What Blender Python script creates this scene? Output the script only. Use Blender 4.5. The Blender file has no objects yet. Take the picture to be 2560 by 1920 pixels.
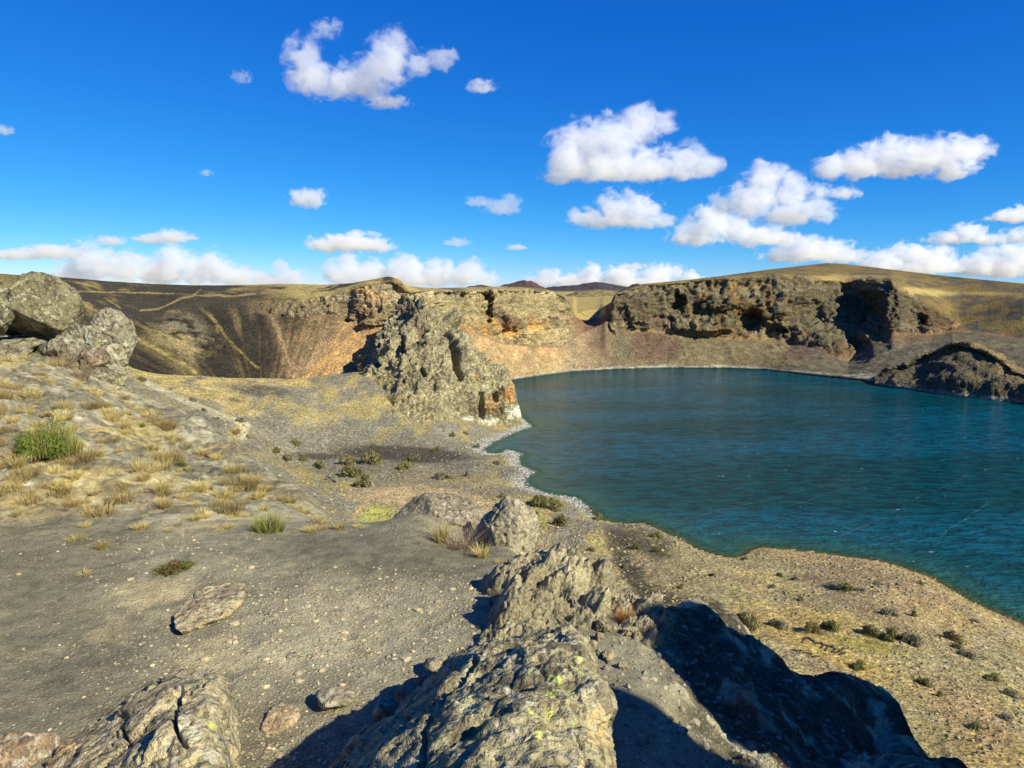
import bpy, bmesh, math, random
import numpy as np
from mathutils import Vector
rad = math.radians
scene = bpy.context.scene
C = scene.collection

# ------------------------------------------------------------------ camera
H = 62.0                       # camera height above the lake
FOC = 1828.0                   # focal length in photo pixels (photo 2560 x 1920)
PITCH = math.atan2(240.0, FOC) # horizon lies 240 px above the photo's middle
cam = bpy.data.objects.new('camera', bpy.data.cameras.new('camera'))
C.objects.link(cam)
cam.location = (0, 0, H)
cam.rotation_euler = (rad(90) - PITCH, 0, 0)
cam.data.sensor_width = 36.0
cam.data.lens = 36.0 * FOC / 2560.0
cam.data.clip_start = 0.1
cam.data.clip_end = 150000
scene.camera = cam

# ------------------------------------------------------------------ light
SUN = np.array([0.66, -0.47, 0.585]); SUN /= np.linalg.norm(SUN)   # towards the sun
SUN_EL = math.asin(SUN[2]); SUN_ROT = math.atan2(SUN[0], SUN[1])
w = bpy.data.worlds.new('World'); scene.world = w; w.use_nodes = True
nt = w.node_tree; nt.nodes.clear()
out = nt.nodes.new('ShaderNodeOutputWorld'); bg = nt.nodes.new('ShaderNodeBackground')
sky = nt.nodes.new('ShaderNodeTexSky'); sky.sky_type = 'NISHITA'; sky.sun_disc = False
sky.sun_elevation = SUN_EL; sky.sun_rotation = SUN_ROT
sky.air_density = 1.0; sky.dust_density = 0.0; sky.ozone_density = 10.0; sky.altitude = 3000
sep = nt.nodes.new('ShaderNodeSeparateColor'); com = nt.nodes.new('ShaderNodeCombineColor')   # deeper blue of the whole sky, as the photo's processing shows it
nt.links.new(sky.outputs[0], sep.inputs[0])
for ch, (kk, pw_) in enumerate(((.25, 2.0), (.98, 1.08), (2.8, .6))):
    a_ = nt.nodes.new('ShaderNodeMath'); a_.operation = 'POWER'; a_.inputs[1].default_value = pw_
    b_ = nt.nodes.new('ShaderNodeMath'); b_.operation = 'MULTIPLY'; b_.inputs[1].default_value = kk
    nt.links.new(sep.outputs[ch], a_.inputs[0]); nt.links.new(a_.outputs[0], b_.inputs[0]); nt.links.new(b_.outputs[0], com.inputs[ch])
nt.links.new(com.outputs[0], bg.inputs[0]); bg.inputs[1].default_value = 0.069
nt.links.new(bg.outputs[0], out.inputs[0])
sl = bpy.data.lights.new('sun', 'SUN'); sl.energy = 5.0; sl.angle = rad(0.53); sl.color = (1.0, 0.945, 0.77)
so = bpy.data.objects.new('sun', sl); C.objects.link(so); so.location = (300, -150, 300)
so.rotation_euler = Vector((-SUN[0], -SUN[1], -SUN[2])).to_track_quat('-Z', 'Y').to_euler()
vs = scene.view_settings
vs.view_transform = 'Standard'; vs.look = 'None'; vs.exposure = 0.62; vs.gamma = 1.0
scene.render.engine = 'CYCLES'
cy = scene.cycles
cy.use_denoising = True; cy.max_bounces = 16; cy.diffuse_bounces = 3; cy.glossy_bounces = 3
cy.volume_bounces = 12; cy.transparent_max_bounces = 16; cy.use_adaptive_sampling = True
cy.adaptive_threshold = 0.02

# ------------------------------------------------------------------ survey helpers
SP, CP = math.sin(PITCH), math.cos(PITCH)
def slopes(u, v):
    """x and z per metre of forward distance for a photo direction"""
    a = (np.asarray(u, float) - 1280) / FOC; b = (960 - np.asarray(v, float)) / FOC
    dy = CP + b * SP
    return a / dy, (-SP + b * CP) / dy
def pt(u, v, Y):
    sx, sz = slopes(u, v); Y = np.asarray(Y, float)
    return np.stack(np.broadcast_arrays(sx * Y, Y, H + sz * Y), -1)
def W(v, z=0.0):
    return (z - H) / slopes(0, v)[1]
def proj(P):
    """photo coordinates of world points (survey only)"""
    x, y, z = P[..., 0], P[..., 1], P[..., 2] - H
    d = np.maximum(y * CP - z * SP, 1e-3); up = y * SP + z * CP
    return 1280 + FOC * x / d, 960 - FOC * up / d

# ------------------------------------------------------------------ noise
def _hash(ix, iy, iz, s):
    h = (ix.astype(np.uint32) * np.uint32(374761393) + iy.astype(np.uint32) * np.uint32(668265263)
         + iz.astype(np.uint32) * np.uint32(2246822519) + np.uint32(s * 3266489917 & 0xffffffff))
    h ^= h >> np.uint32(15); h *= np.uint32(2246822519); h ^= h >> np.uint32(13); h *= np.uint32(3266489917)
    h ^= h >> np.uint32(16)
    return h
def vnoise(p, s=0):
    p = np.asarray(p, np.float32)
    i = np.floor(p).astype(np.int64); f = (p - i).astype(np.float32); f = f * f * f * (f * (f * 6 - 15) + 10)
    fx, fy, fz = f[..., 0], f[..., 1], f[..., 2]
    r = 0
    for dz in (0, 1):
        wz = fz if dz else 1 - fz
        for dy in (0, 1):
            wy = (fy if dy else 1 - fy) * wz
            for dx in (0, 1):
                h = _hash(i[..., 0] + dx, i[..., 1] + dy, i[..., 2] + dz, s).astype(np.float32) * np.float32(2 / 4294967295.) - 1
                r = r + h * wy * (fx if dx else 1 - fx)
    return r
def fbm(p, oct=4, s=0, gain=0.5, lac=2.03, ridged=False):
    p = np.asarray(p, np.float32); a = 1.0; t = 0; r = 0
    for o in range(oct):
        n = vnoise(p, s + o * 17)
        if ridged: n = 1 - 2 * np.abs(n)
        r = r + a * n; t += a; a *= gain; p = p * lac + 3.7
    return r / t
def worley(p, s=0, jitter=0.9):
    """distance to nearest and second-nearest cell point, and that cell's random value"""
    p = np.asarray(p, np.float32); i = np.floor(p).astype(np.int64)
    d1 = np.full(p.shape[:-1], 9, np.float32); d2 = d1.copy(); idr = np.zeros_like(d1)
    for dx in (-1, 0, 1):
        for dy in (-1, 0, 1):
            for dz in (-1, 0, 1):
                cx, cy_, cz = i[..., 0] + dx, i[..., 1] + dy, i[..., 2] + dz
                h = _hash(cx, cy_, cz, s)
                q = np.stack([cx + .5 + jitter * ((h & 1023) / 1023. - .5), cy_ + .5 + jitter * (((h >> np.uint32(10)) & 1023) / 1023. - .5),
                              cz + .5 + jitter * (((h >> np.uint32(20)) & 1023) / 1023. - .5)], -1)
                d = np.linalg.norm(p - q, axis=-1).astype(np.float32)
                n = d < d1
                d2 = np.where(n, d1, np.minimum(d2, d)); idr = np.where(n, (h % 997) / 997., idr); d1 = np.where(n, d, d1)
    return d1, d2, idr
def sstep(a, b, x):
    t = np.clip((x - a) / (b - a), 0, 1); return t * t * (3 - 2 * t)
def mix(a, b, t):
    t = np.asarray(t)[..., None]; return a * (1 - t) + np.asarray(b) * t
def blur(a, n, axis):
    if n < 1: return a
    k = np.ones(2 * n + 1) / (2 * n + 1)
    for _ in range(2):
        pad = [(0, 0)] * a.ndim; pad[axis] = (n, n)
        a = np.apply_along_axis(lambda m: np.convolve(m, k, 'valid'), axis, np.pad(a, pad, 'edge'))
    return a

# ------------------------------------------------------------------ mesh helpers
def mesh_np(name, V, F, mat, col=None, attrs=None, origin=None, smooth=True, parent=None):
    V = np.asarray(V, np.float64).reshape(-1, 3); F = np.asarray(F, np.int32)
    if origin is not None: V = V - np.asarray(origin)
    me = bpy.data.meshes.new(name); n, k = F.shape
    me.vertices.add(len(V)); me.vertices.foreach_set('co', V.astype(np.float32).ravel())
    me.loops.add(n * k); me.loops.foreach_set('vertex_index', F.ravel())
    me.polygons.add(n); me.polygons.foreach_set('loop_start', np.arange(n, dtype=np.int32) * k)
    me.polygons.foreach_set('loop_total', np.full(n, k, np.int32))
    me.polygons.foreach_set('use_smooth', np.full(n, smooth))
    me.update(calc_edges=True)
    if col is not None:
        a = me.attributes.new('Col', 'FLOAT_COLOR', 'POINT')
        c = np.ones((len(V), 4), np.float32); c[:, :3] = np.clip(np.asarray(col).reshape(-1, 3), 0, 1)
        a.data.foreach_set('color', c.ravel())
    for nm, arr in (attrs or {}).items():
        a = me.attributes.new(nm, 'FLOAT', 'POINT'); a.data.foreach_set('value', np.asarray(arr, np.float32).ravel())
    if mat: me.materials.append(mat)
    ob = bpy.data.objects.new(name, me); C.objects.link(ob)
    if origin is not None: ob.location = origin
    if parent is not None: ob.parent = parent
    return ob
def gridF(nr, nc, flip=False):
    i = np.arange(nr - 1)[:, None] * nc + np.arange(nc - 1)[None, :]
    f = np.stack([i, i + 1, i + nc + 1, i + nc], -1).reshape(-1, 4)
    return f[:, ::-1] if flip else f
def normals(P):
    du = np.gradient(P, axis=1); dv = np.gradient(P, axis=0)
    n = np.cross(du, dv); n /= np.maximum(np.linalg.norm(n, axis=-1, keepdims=True), 1e-9)
    return n
def tag(o, label, cat, group=None):
    o['label'] = label; o['category'] = cat
    if group: o['group'] = group
    return o
def struct(o, kind='structure'):
    o['kind'] = kind; return o

# ------------------------------------------------------------------ materials
class NT:
    def __init__(s, name):
        s.m = bpy.data.materials.new(name); s.m.use_nodes = True; s.t = s.m.node_tree; s.t.nodes.clear()
        s.out = s.n('ShaderNodeOutputMaterial')
    def n(s, ty, **kw):
        x = s.t.nodes.new(ty)
        for k, v in kw.items(): setattr(x, k, v)
        return x
    def l(s, a, b): s.t.links.new(a, b)
    def pos(s, scale=(1, 1, 1), rot=(0, 0, 0), src='Position'):
        g = s.n('ShaderNodeNewGeometry'); m = s.n('ShaderNodeMapping'); m.inputs['Scale'].default_value = scale
        m.inputs['Rotation'].default_value = rot
        s.l(g.outputs['Position'], m.inputs['Vector']); return m.outputs[0]
    def noise(s, vec, scale, detail=4, rough=0.55, dist=0.0):
        x = s.n('ShaderNodeTexNoise'); x.inputs['Scale'].default_value = scale; x.inputs['Detail'].default_value = detail
        x.inputs['Roughness'].default_value = rough; x.inputs['Distortion'].default_value = dist
        s.l(vec, x.inputs['Vector']); return x.outputs['Fac']
    def voro(s, vec, scale, feature='F1', rnd=1.0, o='Distance'):
        x = s.n('ShaderNodeTexVoronoi'); x.feature = feature; x.inputs['Scale'].default_value = scale
        x.inputs['Randomness'].default_value = rnd
        s.l(vec, x.inputs['Vector']); return x.outputs[o]
    def ramp(s, fac, a, b, ca=(0, 0, 0, 1), cb=(1, 1, 1, 1)):
        r = s.n('ShaderNodeMapRange'); r.inputs[1].default_value = a; r.inputs[2].default_value = b
        s.l(fac, r.inputs[0]); return r.outputs[0]
    def rng(s, fac, a, b, c, d, smooth=False):
        r = s.n('ShaderNodeMapRange'); r.interpolation_type = 'SMOOTHSTEP' if smooth else 'LINEAR'
        for k, x in zip((1, 2, 3, 4), (a, b, c, d)): r.inputs[k].default_value = x
        s.l(fac, r.inputs[0]); return r.outputs[0]
    def math(s, op, a, b):
        m = s.n('ShaderNodeMath', operation=op)
        for k, x in ((0, a), (1, b)):
            if hasattr(x, 'links'): s.l(x, m.inputs[k])
            else: m.inputs[k].default_value = x
        return m.outputs[0]
    def mixc(s, fac, a, b, mode='MIX'):
        m = s.n('ShaderNodeMix', data_type='RGBA', blend_type=mode)
        for k, x in ((0, fac), (6, a), (7, b)):
            if hasattr(x, 'links'): s.l(x, m.inputs[k])
            elif k == 0: m.inputs[0].default_value = x
            else: m.inputs[k].default_value = (*x, 1) if len(x) == 3 else x
        return m.outputs[2]
    def scalec(s, col, fac):
        """multiply a colour by a scalar socket"""
        m = s.n('ShaderNodeVectorMath', operation='SCALE'); s.l(col, m.inputs[0])
        if hasattr(fac, 'links'): s.l(fac, m.inputs[3])
        else: m.inputs[3].default_value = fac
        return m.outputs[0]
    def attr(s, name, o='Color'):
        x = s.n('ShaderNodeAttribute'); x.attribute_name = name; return x.outputs[o]
    def bsdf(s, col, rough=0.9, bump=None, bstr=0.5, bdist=0.05, spec=0.2):
        p = s.n('ShaderNodeBsdfPrincipled'); p.inputs['Specular IOR Level'].default_value = spec
        if hasattr(col, 'links'): s.l(col, p.inputs['Base Color'])
        else: p.inputs['Base Color'].default_value = (*col, 1)
        p.inputs['Roughness'].default_value = rough
        if bump is not None:
            b = s.n('ShaderNodeBump'); b.inputs['Strength'].default_value = bstr; b.inputs['Distance'].default_value = bdist
            s.l(bump, b.inputs['Height']); s.l(b.outputs[0], p.inputs['Normal'])
        s.l(p.outputs[0], s.out.inputs[0]); return p
# ------------------------------------------------------------------ ground materials
def ground_mat(name, s1, bdist, bstr=0.7, contrast=0.55, rough=0.95, fine=.3):
    """vertex-colour ground with several scales of procedural grain; s1 = grain size in metres"""
    k = NT(name); p = k.pos()
    n1 = k.noise(p, 1.0 / s1, 7, 0.72); n2 = k.noise(p, 0.17 / s1, 4, 0.6); n4 = k.noise(p, 1.0 / (s1 * fine), 4, .7)
    n3 = k.voro(p, 1.1 / s1); n5 = k.voro(p, 1.0 / (s1 * fine * 1.3))
    f = k.math('MULTIPLY', k.rng(n1, .28, .72, 1 - contrast, 1 + contrast), k.rng(n2, .3, .7, 0.85, 1.15))
    f = k.math('MULTIPLY', f, k.math('MULTIPLY', k.rng(n3, .1, .75, 1.2, 0.7), k.rng(n4, .3, .7, 1 - contrast * .8, 1 + contrast * .8)))
    f = k.math('MULTIPLY', f, k.rng(n5, .15, .75, 1.2, .72))
    h = k.math('ADD', k.math('ADD', n1, k.math('MULTIPLY', n3, -0.5)), k.math('MULTIPLY', k.math('ADD', n4, k.math('MULTIPLY', n5, -.8)), fine * 1.2))
    tint = k.mixc(k.rng(n4, .35, .65, 0, 1), (1.06, 1.0, .92), (.96, 1.0, 1.06))
    k.bsdf(k.mixc(1.0, k.scalec(k.attr('Col'), f), tint, 'MULTIPLY'), rough, h, bstr, bdist, 0.1)
    return k.m
M_far = ground_mat('crater_wall_ground', 1.5, 0.9, 0.8, 0.36, fine=.4)
M_mid = ground_mat('crater_slope_ground', 1.0, 0.8, 0.9, 0.45, fine=.3)
M_outcrop = ground_mat('outcrop_rock', 2.0, 1.5, 1.0, 0.42, fine=.38)
M_hill = ground_mat('distant_hill_ground', 30, 14, 0.8, 0.3)

# ------------------------------------------------------------------ colours (surface albedo)
CIN = np.array([.062, .054, .046]); GRASS = np.array([.42, .32, .135]); TAN = np.array([.36, .25, .14])
RED = np.array([.25, .155, .105]); GREY = np.array([.275, .232, .16]); ORA = np.array([.46, .24, .075])
PALE = np.array([.50, .48, .43]); SAND = np.array([.42, .33, .21]); BROWN = np.array([.22, .155, .10])
OLIVE = np.array([.20, .17, .075]); MOSS = np.array([.30, .29, .07]); STEEL = np.array([.17, .155, .13])

WARM = np.array([.97, .97, .80])
def blobw(u, v, cu, cv, ru, rv, rot=0, hard=1.0):
    c, s = math.cos(rad(rot)), math.sin(rad(rot)); du, dv = u - cu, v - cv
    x = (du * c + dv * s) / ru; y = (-du * s + dv * c) / rv
    return sstep(1.0 + 0.5 / hard, 1.0 - 0.5 / hard, np.sqrt(x * x + y * y))
def segdist(x, y, pts):
    d = np.full(np.shape(x), 1e9); side = None
    for (x0, y0), (x1, y1) in zip(pts[:-1], pts[1:]):
        ex, ey = x1 - x0, y1 - y0; L = ex * ex + ey * ey + 1e-9
        t = np.clip(((x - x0) * ex + (y - y0) * ey) / L, 0, 1)
        d = np.minimum(d, np.hypot(x - x0 - t * ex, y - y0 - t * ey))
    return d
def strokew(u, v, pts, wdt):
    return sstep(wdt * 1.4, wdt * 0.5, segdist(u, v, pts))
def inpoly(x, y, poly):
    r = np.zeros(np.shape(x), bool); n = len(poly)
    for i in range(n):
        (x0, y0), (x1, y1) = poly[i], poly[(i + 1) % n]
        c = ((y0 > y) != (y1 > y)) & (x < (x1 - x0) * (y - y0) / (y1 - y0 + 1e-12) + x0)
        r ^= c
    return r

# ------------------------------------------------------------------ far crater wall, rim, plain beyond
U = np.arange(-330, 2900, 3.6); nU = len(U)
def lay(tab):
    t = np.array(sorted(tab), float); return np.interp(U, t[:, 0], t[:, 1]), np.exp(np.interp(U, t[:, 0], np.log(t[:, 2])))
shore = [(1276, 953), (1344, 942), (1422, 931), (1539, 924.5), (1660, 921), (1817, 922), (1904, 926), (2034, 941), (2164, 954),
         (2338, 980), (2468, 995), (2560, 1006), (2960, 1062)]
B1 = [(-400, 960, 230), (0, 950, 250), (300, 948, 300), (486, 960, 340), (640, 972, 370), (760, 968, 380), (860, 960, 385),
      (1000, 955, 400), (1180, 958, 440)] + [(a, b, W(b)) for a, b in shore]
B0 = [(a, b + 14, y - 12) for a, b, y in B1[:9]] + [(a, b + 12, W(b + 12, -5)) for a, b in shore]
B2 = [(a, b - 12, y + 6) for a, b, y in B1[:9]] + [(a, b - 9, W(b - 9, 2.2)) for a, b in shore]
B3 = [(-400, 850, 270), (0, 850, 285), (300, 850, 345), (486, 840, 385), (560, 810, 405), (640, 782, 430), (700, 792, 428), (760, 790, 425), (836, 790, 427),
      (870, 806, 426), (900, 815, 426), (971, 815, 428), (1018, 815, 430), (1041, 815, 425), (1100, 820, 455), (1181, 827, 480), (1247, 858, 510), (1325, 867, 533),
      (1403, 869, 555), (1430, 850, 572), (1457, 830, 596), (1500, 815, 606), (1515, 805, 606), (1527, 831, 600), (1539, 840, 598), (1600, 826, 610),
      (1730, 838, 614), (1839, 850, 608), (1930, 846, 608), (1999, 863, 592), (2060, 880, 574), (2099, 898, 560), (2121, 904, 555),
      (2164, 863, 572), (2229, 835, 580), (2273, 837, 575), (2329, 837, 570), (2381, 824, 572), (2468, 835, 545), (2560, 850, 520), (2960, 880, 470)]
B4 = [(-400, 750, 330), (0, 762, 325), (159, 750, 350), (300, 775, 385), (397, 771, 410), (447, 748, 425), (486, 741, 432), (583, 743, 440), (640, 750, 443),
      (700, 752, 440), (760, 748, 438), (836, 738, 437), (900, 712, 437), (971, 699, 438), (1000, 704, 440), (1018, 722, 442), (1041, 725, 448), (1100, 727, 476), (1181, 726, 502),
      (1247, 724, 528), (1325, 722, 552), (1385, 730, 574), (1414, 742, 584), (1426, 764, 588), (1440, 792, 600), (1457, 803, 640), (1500, 795, 690), (1512, 785, 650),
      (1520, 765, 622), (1527, 758, 616), (1534, 742, 614), (1539, 734, 614), (1600, 714, 628), (1730, 699, 633), (1839, 690, 633), (1930, 684, 633), (1999, 688, 636),
      (2034, 692, 640), (2099, 700, 645), (2121, 701, 645), (2177, 695, 632), (2229, 700, 606), (2255, 720, 602), (2294, 742, 600), (2338, 772, 598), (2377, 802, 596), (2400, 806, 594), (2468, 795, 580),
      (2560, 760, 570), (2960, 790, 510)]
B5 = [(-400, 660, 360), (0, 684, 365), (39, 687, 372), (155, 693, 395), (272, 703, 425), (389, 710, 455), (486, 713, 475), (583, 713, 490), (700, 710, 500),
      (816, 711.5, 492), (878, 708, 464), (936, 698, 446), (971, 691, 444), (994, 696, 446), (1018, 714, 452), (1041, 717, 460), (1092, 720, 500), (1247, 716, 545),
      (1325, 718, 575), (1383, 727, 590), (1414, 738, 596), (1426, 762, 600), (1440, 785, 640), (1457, 778, 720), (1500, 772, 780), (1512, 764, 700), (1520, 760, 640),
      (1527, 756, 630), (1539, 732, 622), (1600, 711, 645), (1774, 694, 665), (1904, 676, 720), (2034, 661, 780), (2069, 657.5, 795), (2110, 659.5, 792), (2164, 666, 780), (2338, 687, 720),
      (2468, 700, 680), (2560, 709, 650), (2960, 742, 560)]
LV = [lay(t) for t in (B0, B1, B2, B3, B4, B5)]
LY = [np.log(l[1]) for l in LV]
rowsB = [3, 7, 70, 84, 44]
vv, iy = [], []
for k, n in enumerate(rowsB):
    t = np.linspace(0, 1, n, endpoint=False)[:, None]
    v = LV[k][0] * (1 - t) + LV[k + 1][0] * t
    q = 1 / LV[k][1] * (1 - t) + 1 / LV[k + 1][1] * t
    vv.append(v); iy.append(q)
vv.append(LV[5][0][None]); iy.append(1 / LV[5][1][None])
vv = np.concatenate(vv); YY = 1 / np.concatenate(iy)
YY = blur(YY, 3, 0); YY = blur(YY, 2, 1)
uu = np.broadcast_to(U, vv.shape).copy()
r_cl0, r_cl1 = sum(rowsB[:3]), sum(rowsB[:4])
rowi = np.arange(len(vv))[:, None] * np.ones(nU)
cliff_u = np.interp(U, [600, 660, 760, 1030, 1420, 1446, 1512, 1524, 2230, 2370, 2410], [0, .45, .8, 1, 1, 0, 0, 1, 1, .8, 0])[None, :]
cl = sstep(r_cl0 - 3, r_cl0 + 9, rowi) * sstep(r_cl1 + 6, r_cl1 - 6, rowi) * cliff_u
# alcoves and buttresses of the rim cliffs (metres in depth)
for cu, cv, ru, rv, d, hd in ((2112, 775, 84, 74, 20, 1.4), (2018, 800, 40, 45, 10, 1), (2236, 765, 30, 85, -17, 1.2), (2140, 880, 34, 34, 16, 1.2), (1696, 756, 15, 26, 13, 1), (1884, 800, 26, 30, 15, 1.2), (1935, 838, 24, 22, 10, 1),
                              (1975, 846, 18, 26, 10, 1), (1800, 752, 45, 16, -7, 1), (1600, 770, 40, 40, -8, 1), (1760, 815, 70, 22, -9, 1.2), (1930, 772, 34, 20, -8, 1), (1222, 765, 7, 40, 12, 1.2),
                              (1310, 790, 55, 50, -8, 1), (1150, 770, 50, 40, 9, 1), (930, 760, 50, 55, -9, 1), (2300, 808, 16, 20, 10, 1), (2190, 715, 22, 25, -8, 1)):
    YY += d * blobw(uu, vv, cu, cv, ru, rv, 0, hd)
P = pt(uu, vv, YY)
Nn = normals(P); Nn *= np.where((Nn[..., 1:2] > 0) & (np.abs(Nn[..., 2:3]) < .9), -1, 1); Nn *= np.where(Nn[..., 2:3] < -.3, -1, 1)
q = P * np.array([1, 1, 0.45]) / 26.0
big = fbm(q, 3, 5, ridged=True)
midn = fbm(P * np.array([1, 1, .55]) / 9.0, 3, 11, ridged=True)
w1, w2, wi = worley((P + 3 * fbm(P / 7., 2, 3)[..., None]) * np.array([1, 1, .6]) / 7.5, 4)
strata = P[..., 2] / 11.0 + 0.8 * fbm(P / 60., 2, 31) + .25 * fbm(P / 9., 2, 33)
saw = (strata % 1.0); ledge = sstep(0, .18, saw) * (1 - saw)
v1, v2, vi = worley((P + 2.2 * fbm(P / 5., 2, 35)[..., None]) * np.array([1, 1, .38]) / 4.6, 9)
hf = fbm(P / 3.2, 3, 37, ridged=True)
stepz = np.floor(strata) + sstep(.72, 1.0, saw)
flute = fbm(P * np.array([1, 1, .14]) / 3.6, 3, 39, ridged=True)
cd = (1.6 * flute + 2.4 * big + 1.5 * midn + .7 * sstep(0, .2, w2 - w1) + .9 * sstep(0, .16, v2 - v1) + 3.0 * (wi - .5) + 3.4 * (vi - .5) + 1.3 * hf + 1.1 * (ledge - .4) - 1.3 * (stepz - 4.3))
cd = cd - (cd * cl).sum() / cl.sum() - 1.0
disp = cl * cd
tal = (1 - cl) * sstep(4, 14, rowi)
lowr = sstep(1500, 1600, uu) * sstep(r_cl0 + 4, r_cl0 - 20, rowi) * sstep(10, 26, rowi)
disp += tal * (0.5 * fbm(P / 14., 3, 21) + 0.22 * fbm(P / 3., 2, 22)) + lowr * (1.3 * fbm(P / 12., 3, 23, ridged=True) + .5 * midn)
rub = sstep(1380, 1420, uu) * (1 - lowr) * sstep(r_cl0, r_cl0 - 30, rowi) * tal
disp += rub * .3 * midn
rocky_bowl = blobw(uu, vv, 455, 850, 75, 60, 30) * tal
disp += rocky_bowl * 1.8 * big
disp *= sstep(len(vv) - 1, len(vv) - 6, rowi) * .85 + .15
P = P + Nn * disp[..., None]
u, v = uu + 9 * fbm(P / 22., 3, 41), vv + 7 * fbm(P / 22. + 9, 3, 43)
fine = fbm(P / 2.6, 3, 51); med = fbm(P / 11., 4, 53); wide = fbm(P / 45., 3, 55)
# --- colour
bx, by = float(pt(650, 960, 345)[0]), 345.0
ang = np.arctan2(P[..., 0] - bx, P[..., 1] - by)
st = fbm(np.stack([ang * 38, P[..., 2] / 70., 0 * ang], -1), 4, 61); st2 = fbm(np.stack([ang * 9, P[..., 2] / 60., 0 * ang + 5], -1), 3, 63)
bowl = mix(np.broadcast_to(CIN * .52, P.shape), BROWN * .5, sstep(640, 800, u))
bowl = mix(bowl, RED * .95, sstep(770, 880, u) * .8)
bowl = mix(bowl, TAN * np.array([1.05, .95, .85]), sstep(.08, .34, st) * (.14 + .62 * sstep(640, 860, u)))
bowl = mix(bowl, TAN * .9, sstep(.25, .6, st2) * .35 * sstep(420, 560, u))
for pts, wd, c, a in (([(920, 815), (860, 870), (770, 950)], 34, np.array([.42, .27, .14]), .8), ([(950, 830), (900, 890), (830, 945)], 26, np.array([.42, .27, .14]), .75), ([(850, 800), (800, 860), (750, 940)], 22, BROWN * 1.25, .6),
                      ([(780, 795), (755, 860), (735, 930)], 24, BROWN * 1.0, .55), ([(680, 790), (705, 850), (735, 930)], 18, BROWN * 1.2, .55), ([(360, 850), (420, 890), (480, 930)], 22, GRASS * .55, .4)):
    bowl = mix(bowl, c, sstep(wd * 1.6, 0, segdist(u, v, pts)) * a * (.7 + .6 * np.clip(st + .3, -.5, .6)))
bowl *= (1 + .35 * fine + .2 * med)[..., None]
for pts, wd, c, a in (([(323, 833), (400, 880), (486, 932)], 5, GRASS * .85, .8), ([(525, 787), (570, 850), (645, 921)], 3.2, GRASS * .8, .7), ([(470, 740), (530, 790), (545, 830)], 6, GRASS * .7, .5),
                      ([(676, 787), (700, 850), (731, 911)], 5, TAN, .7), ([(905, 818), (850, 870), (762, 946)], 5, ORA * np.array([.9, 1, 1.3]), .85), ([(945, 830), (890, 880), (805, 940)], 7, ORA * np.array([.9, 1, 1.3]), .8),
                      ([(815, 838), (775, 915)], 5, TAN, .6), ([(780, 795), (762, 850)], 4, TAN, .5), ([(745, 800), (735, 860)], 4, TAN, .4), ([(850, 800), (940, 812)], 10, ORA * np.array([.75, .95, 1.3]), .7),
                      ([(300, 790), (380, 830), (440, 850)], 5, GRASS * .7, .45)):
    bowl = mix(bowl, c, strokew(u - 5 * med, v, pts, wd * .8 * (1 + .7 * med)) * a * .85 * sstep(-.5, .1, fine + .2 + .5 * med))
bowl = mix(bowl, GREY * .8, rocky_bowl * sstep(-.2, .2, med + .3 * fine) * .8)
bowl = mix(bowl, GRASS * .8, blobw(u, v, 455, 830, 80, 55, 25) * sstep(.1, .35, wide + .5 * fine) * .6)
dark_gr = mix(np.broadcast_to(CIN * .85, P.shape), GRASS * .75, sstep(.02, .5, med * .8 + .5 * fbm(P / np.array([30., 30., 6.]), 3, 71) - .12) * .75)
rimtop = mix(dark_gr, GRASS * .95, np.maximum(sstep(600, 760, u) * sstep(760, 735, v), 0) * sstep(-.45, .1, med))
rimtop = mix(rimtop, GRASS * .72, sstep(140, 0, u) * .5)
col = mix(bowl, rimtop, sstep(r_cl1 - 55, r_cl1 - 10, rowi) * (u < 760) + sstep(r_cl1 - 6, r_cl1 + 6, rowi) * (u >= 760))
for pts, wd in (([(350, 776), (397, 771), (447, 748), (486, 739), (583, 741), (638, 736)], 2.3), ([(159, 750), (180, 736), (202, 728), (350, 731), (435, 735)], 1.4), ([(486, 738), (502, 724)], 1.3),
                ([(180, 738), (230, 772), (285, 790)], 1.6), ([(265, 745), (300, 768)], 1.6)):
    col = mix(col, GRASS * 1.05, sstep(wd * 1.5, wd * .5, segdist(uu + 5 * med, vv + 3 * wide + 2 * fine, pts)) * .5 * sstep(-.7, 0, fine + .3))
# cliffs
cliffc = mix(np.broadcast_to(GREY * .86, P.shape), BROWN * 1.15, sstep(-.25, .35, wide + .5 * med))
cliffc = mix(cliffc, ORA * np.array([.72, .85, 1.15]), np.clip(blobw(u, v, 1840, 755, 150, 55) * .9 + blobw(u, v, 950, 715, 60, 25) * .6 + blobw(u, v, 1800, 835, 90, 18) * .5, 0, 1) * sstep(-.25, .25, med + .3 * fine))
cliffc = mix(cliffc, np.array([.44, .37, .20]), sstep(1040, 1080, u) * sstep(1230, 1150, u) * .75 * sstep(-.3, .3, med + .2))
cliffc = mix(cliffc, np.array([.34, .27, .155]), sstep(1150, 1220, u) * sstep(1440, 1400, u) * .75)
cliffc = mix(cliffc, ORA * 1.05, np.clip(blobw(u, v, 1290, 812, 75, 20) + blobw(u, v, 1160, 812, 26, 16) + blobw(u, v, 1230, 830, 60, 14) * .6, 0, 1) * sstep(-.2, .1, med))
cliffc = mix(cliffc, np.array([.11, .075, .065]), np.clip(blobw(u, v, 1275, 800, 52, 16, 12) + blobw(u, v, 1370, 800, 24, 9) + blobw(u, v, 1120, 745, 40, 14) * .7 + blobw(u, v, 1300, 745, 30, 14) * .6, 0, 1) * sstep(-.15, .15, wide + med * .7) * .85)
cliffc = mix(cliffc, np.array([.20, .10, .075]), blobw(u, v, 1645, 800, 30, 14) * .6 + blobw(u, v, 2340, 790, 34, 30) * .6)
cliffc = mix(cliffc, np.array([.29, .26, .20]), np.clip(sstep(.15, .5, -saw + .55) * .35, 0, 1))
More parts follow.
